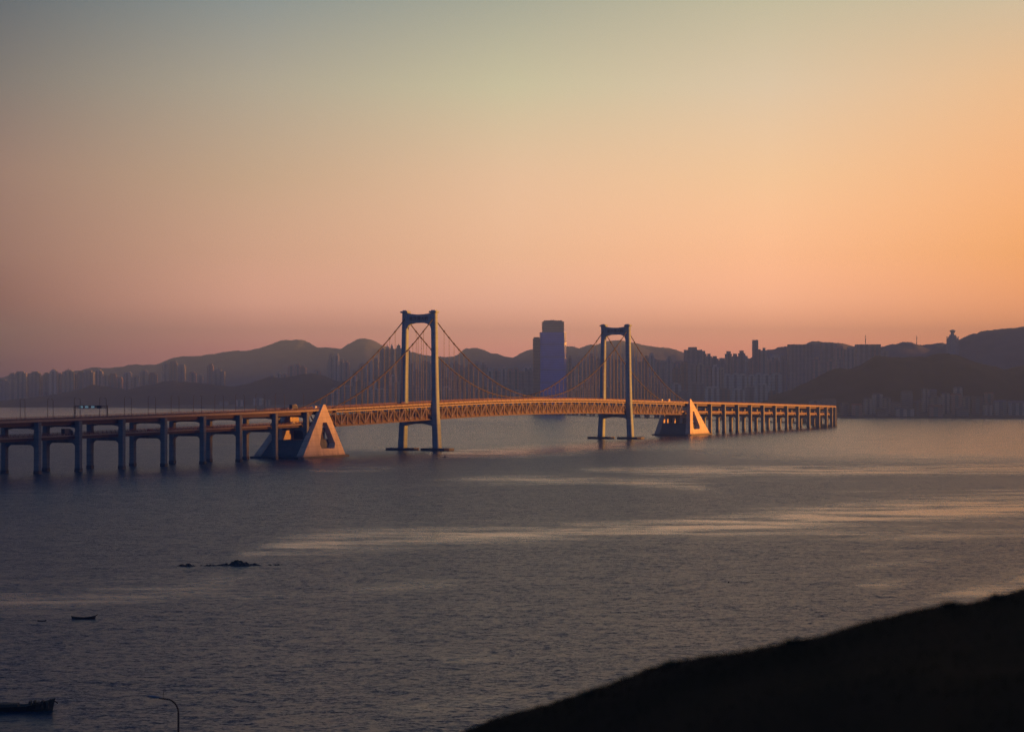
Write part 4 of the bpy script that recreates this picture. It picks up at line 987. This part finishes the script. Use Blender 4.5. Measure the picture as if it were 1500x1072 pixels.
for i, (px, h, lab) in enumerate([(862,.05,'lowest dark shrub on the slope edge nearest the water'),(985,.06,'second dark shrub up the slope edge'),(1160,.07,'dark rounded shrub half way up the slope edge'),
                                  (1395,.08,'wide dark shrub high on the slope edge'),(1462,.06,'topmost dark shrub on the slope edge by the frame')]):
    dr = DR*(1+.10*math.sin(px*.004)); X = (px-CX)/F*dr; z = hill_z(px, dr)
    sh = empty('shrub', (X, dr, z-.03)); tag(sh, lab, 'shrub', 'shrubs along the hillside edge')
    mb = MB(); fo = MB()
    for q in range(7):
        an = random.uniform(0,6.28); e = Vector((math.cos(an)*h*1.6*random.random(), math.sin(an)*h*1.2*random.random(), h*random.uniform(.6,1)))
        mb.tube([(0,0,0), e*.5+Vector((0,0,.02)), e], [.012,.008,.004], 4)
        for l in range(60):
            c = e*random.uniform(.45,1.05) + Vector((random.gauss(0,.05),random.gauss(0,.04),random.gauss(0,.015))); c.z = max(.01, c.z)
            u = Vector((random.gauss(0,1),random.gauss(0,1),random.gauss(0,1))).normalized()*.014; v = u.orthogonal().normalized()*.009
            b = len(fo.v); fo.v += [tuple(c-u),tuple(c+v),tuple(c+u),tuple(c-v)]; fo.f.append((b,b+1,b+2,b+3)); fo.m.append(0)
    mb.build('stem', M['stem'], sh); fo.build('foliage', M['leaf'], sh)

# street lamp below the hillside
Y = 122.0; k = Y/F
lx_ = W(262, HY, Y).x; gz = hill_z(262, Y)
lp = empty('street_lamp', (lx_, Y, gz)); tag(lp, 'curved-arm street lamp with a blue-grey head rising from the bottom edge', 'street lamp')
ztop = CAMZ + (HY-1022)*k - gz
mb = MB(); pts = [(0,0,0),(0,0,ztop-.75)]; rr = [.085,.05]
for i in range(1, 9):
    a = i/8*math.pi/2; pts.append((-.62*(1-math.cos(a)), 0, ztop-.75+.72*math.sin(a))); rr.append(.045)
pts.append((-1.0,0,ztop+.02)); rr.append(.035)
mb.tube(pts, rr, 10); mb.box(-.16,.16,-.16,.16,0,.06); mb.build('pole', M['darkmetal'], lp, True)
mb = MB(); prof = [(-.85,.05),(-1.0,.09),(-1.25,.12),(-1.5,.085),(-1.64,.03)]
mb.loft([[(x, r*1.5*math.cos(a), ztop+.03+(x+.85)*-.1+r*(.8*math.sin(a) if math.sin(a) > 0 else .45*math.sin(a))) for a in [q*math.pi/6 for q in range(12)]] for x, r in prof]); mb.build('lamp_head', M['lampglass'], lp, True)
mb = MB(); mb.tube([(-.78,0,ztop),(-.78,0,ztop+.42)], .008, 4); mb.build('spike', M['darkmetal'], lp)

# ------------------------------------------------------------------ haze
def haze():
    mb = MB(); mb.box(-5200, 4000, -1500, 15000, -1.6, 420)
    m = bpy.data.materials.new('evening_haze'); m.use_nodes = True; nt = m.node_tree; nt.nodes.clear()
    out = nt.nodes.new('ShaderNodeOutputMaterial'); v = nt.nodes.new('ShaderNodeVolumePrincipled')
    v.inputs['Color'].default_value = HAZE_C; v.inputs['Density'].default_value = HAZE_D; v.inputs['Anisotropy'].default_value = HAZE_G
    nt.links.new(v.outputs[0], out.inputs['Volume'])
    o = mb.build('haze', m); tag(o, kind='stuff')
HAZE_C, HAZE_D, HAZE_G = (.27,.465,1.0,1), 1.08e-4, .10
haze()

# ------------------------------------------------------------------ render settings
c = sc.cycles
c.max_bounces = 6; c.diffuse_bounces = 2; c.glossy_bounces = 3; c.transmission_bounces = 2; c.volume_bounces = 1
c.caustics_reflective = False; c.caustics_refractive = False
c.use_denoising = True; c.denoising_prefilter = 'NONE'
try: c.denoiser = 'OPENIMAGEDENOISE'; c.denoising_input_passes = 'RGB_ALBEDO_NORMAL'
except Exception: pass
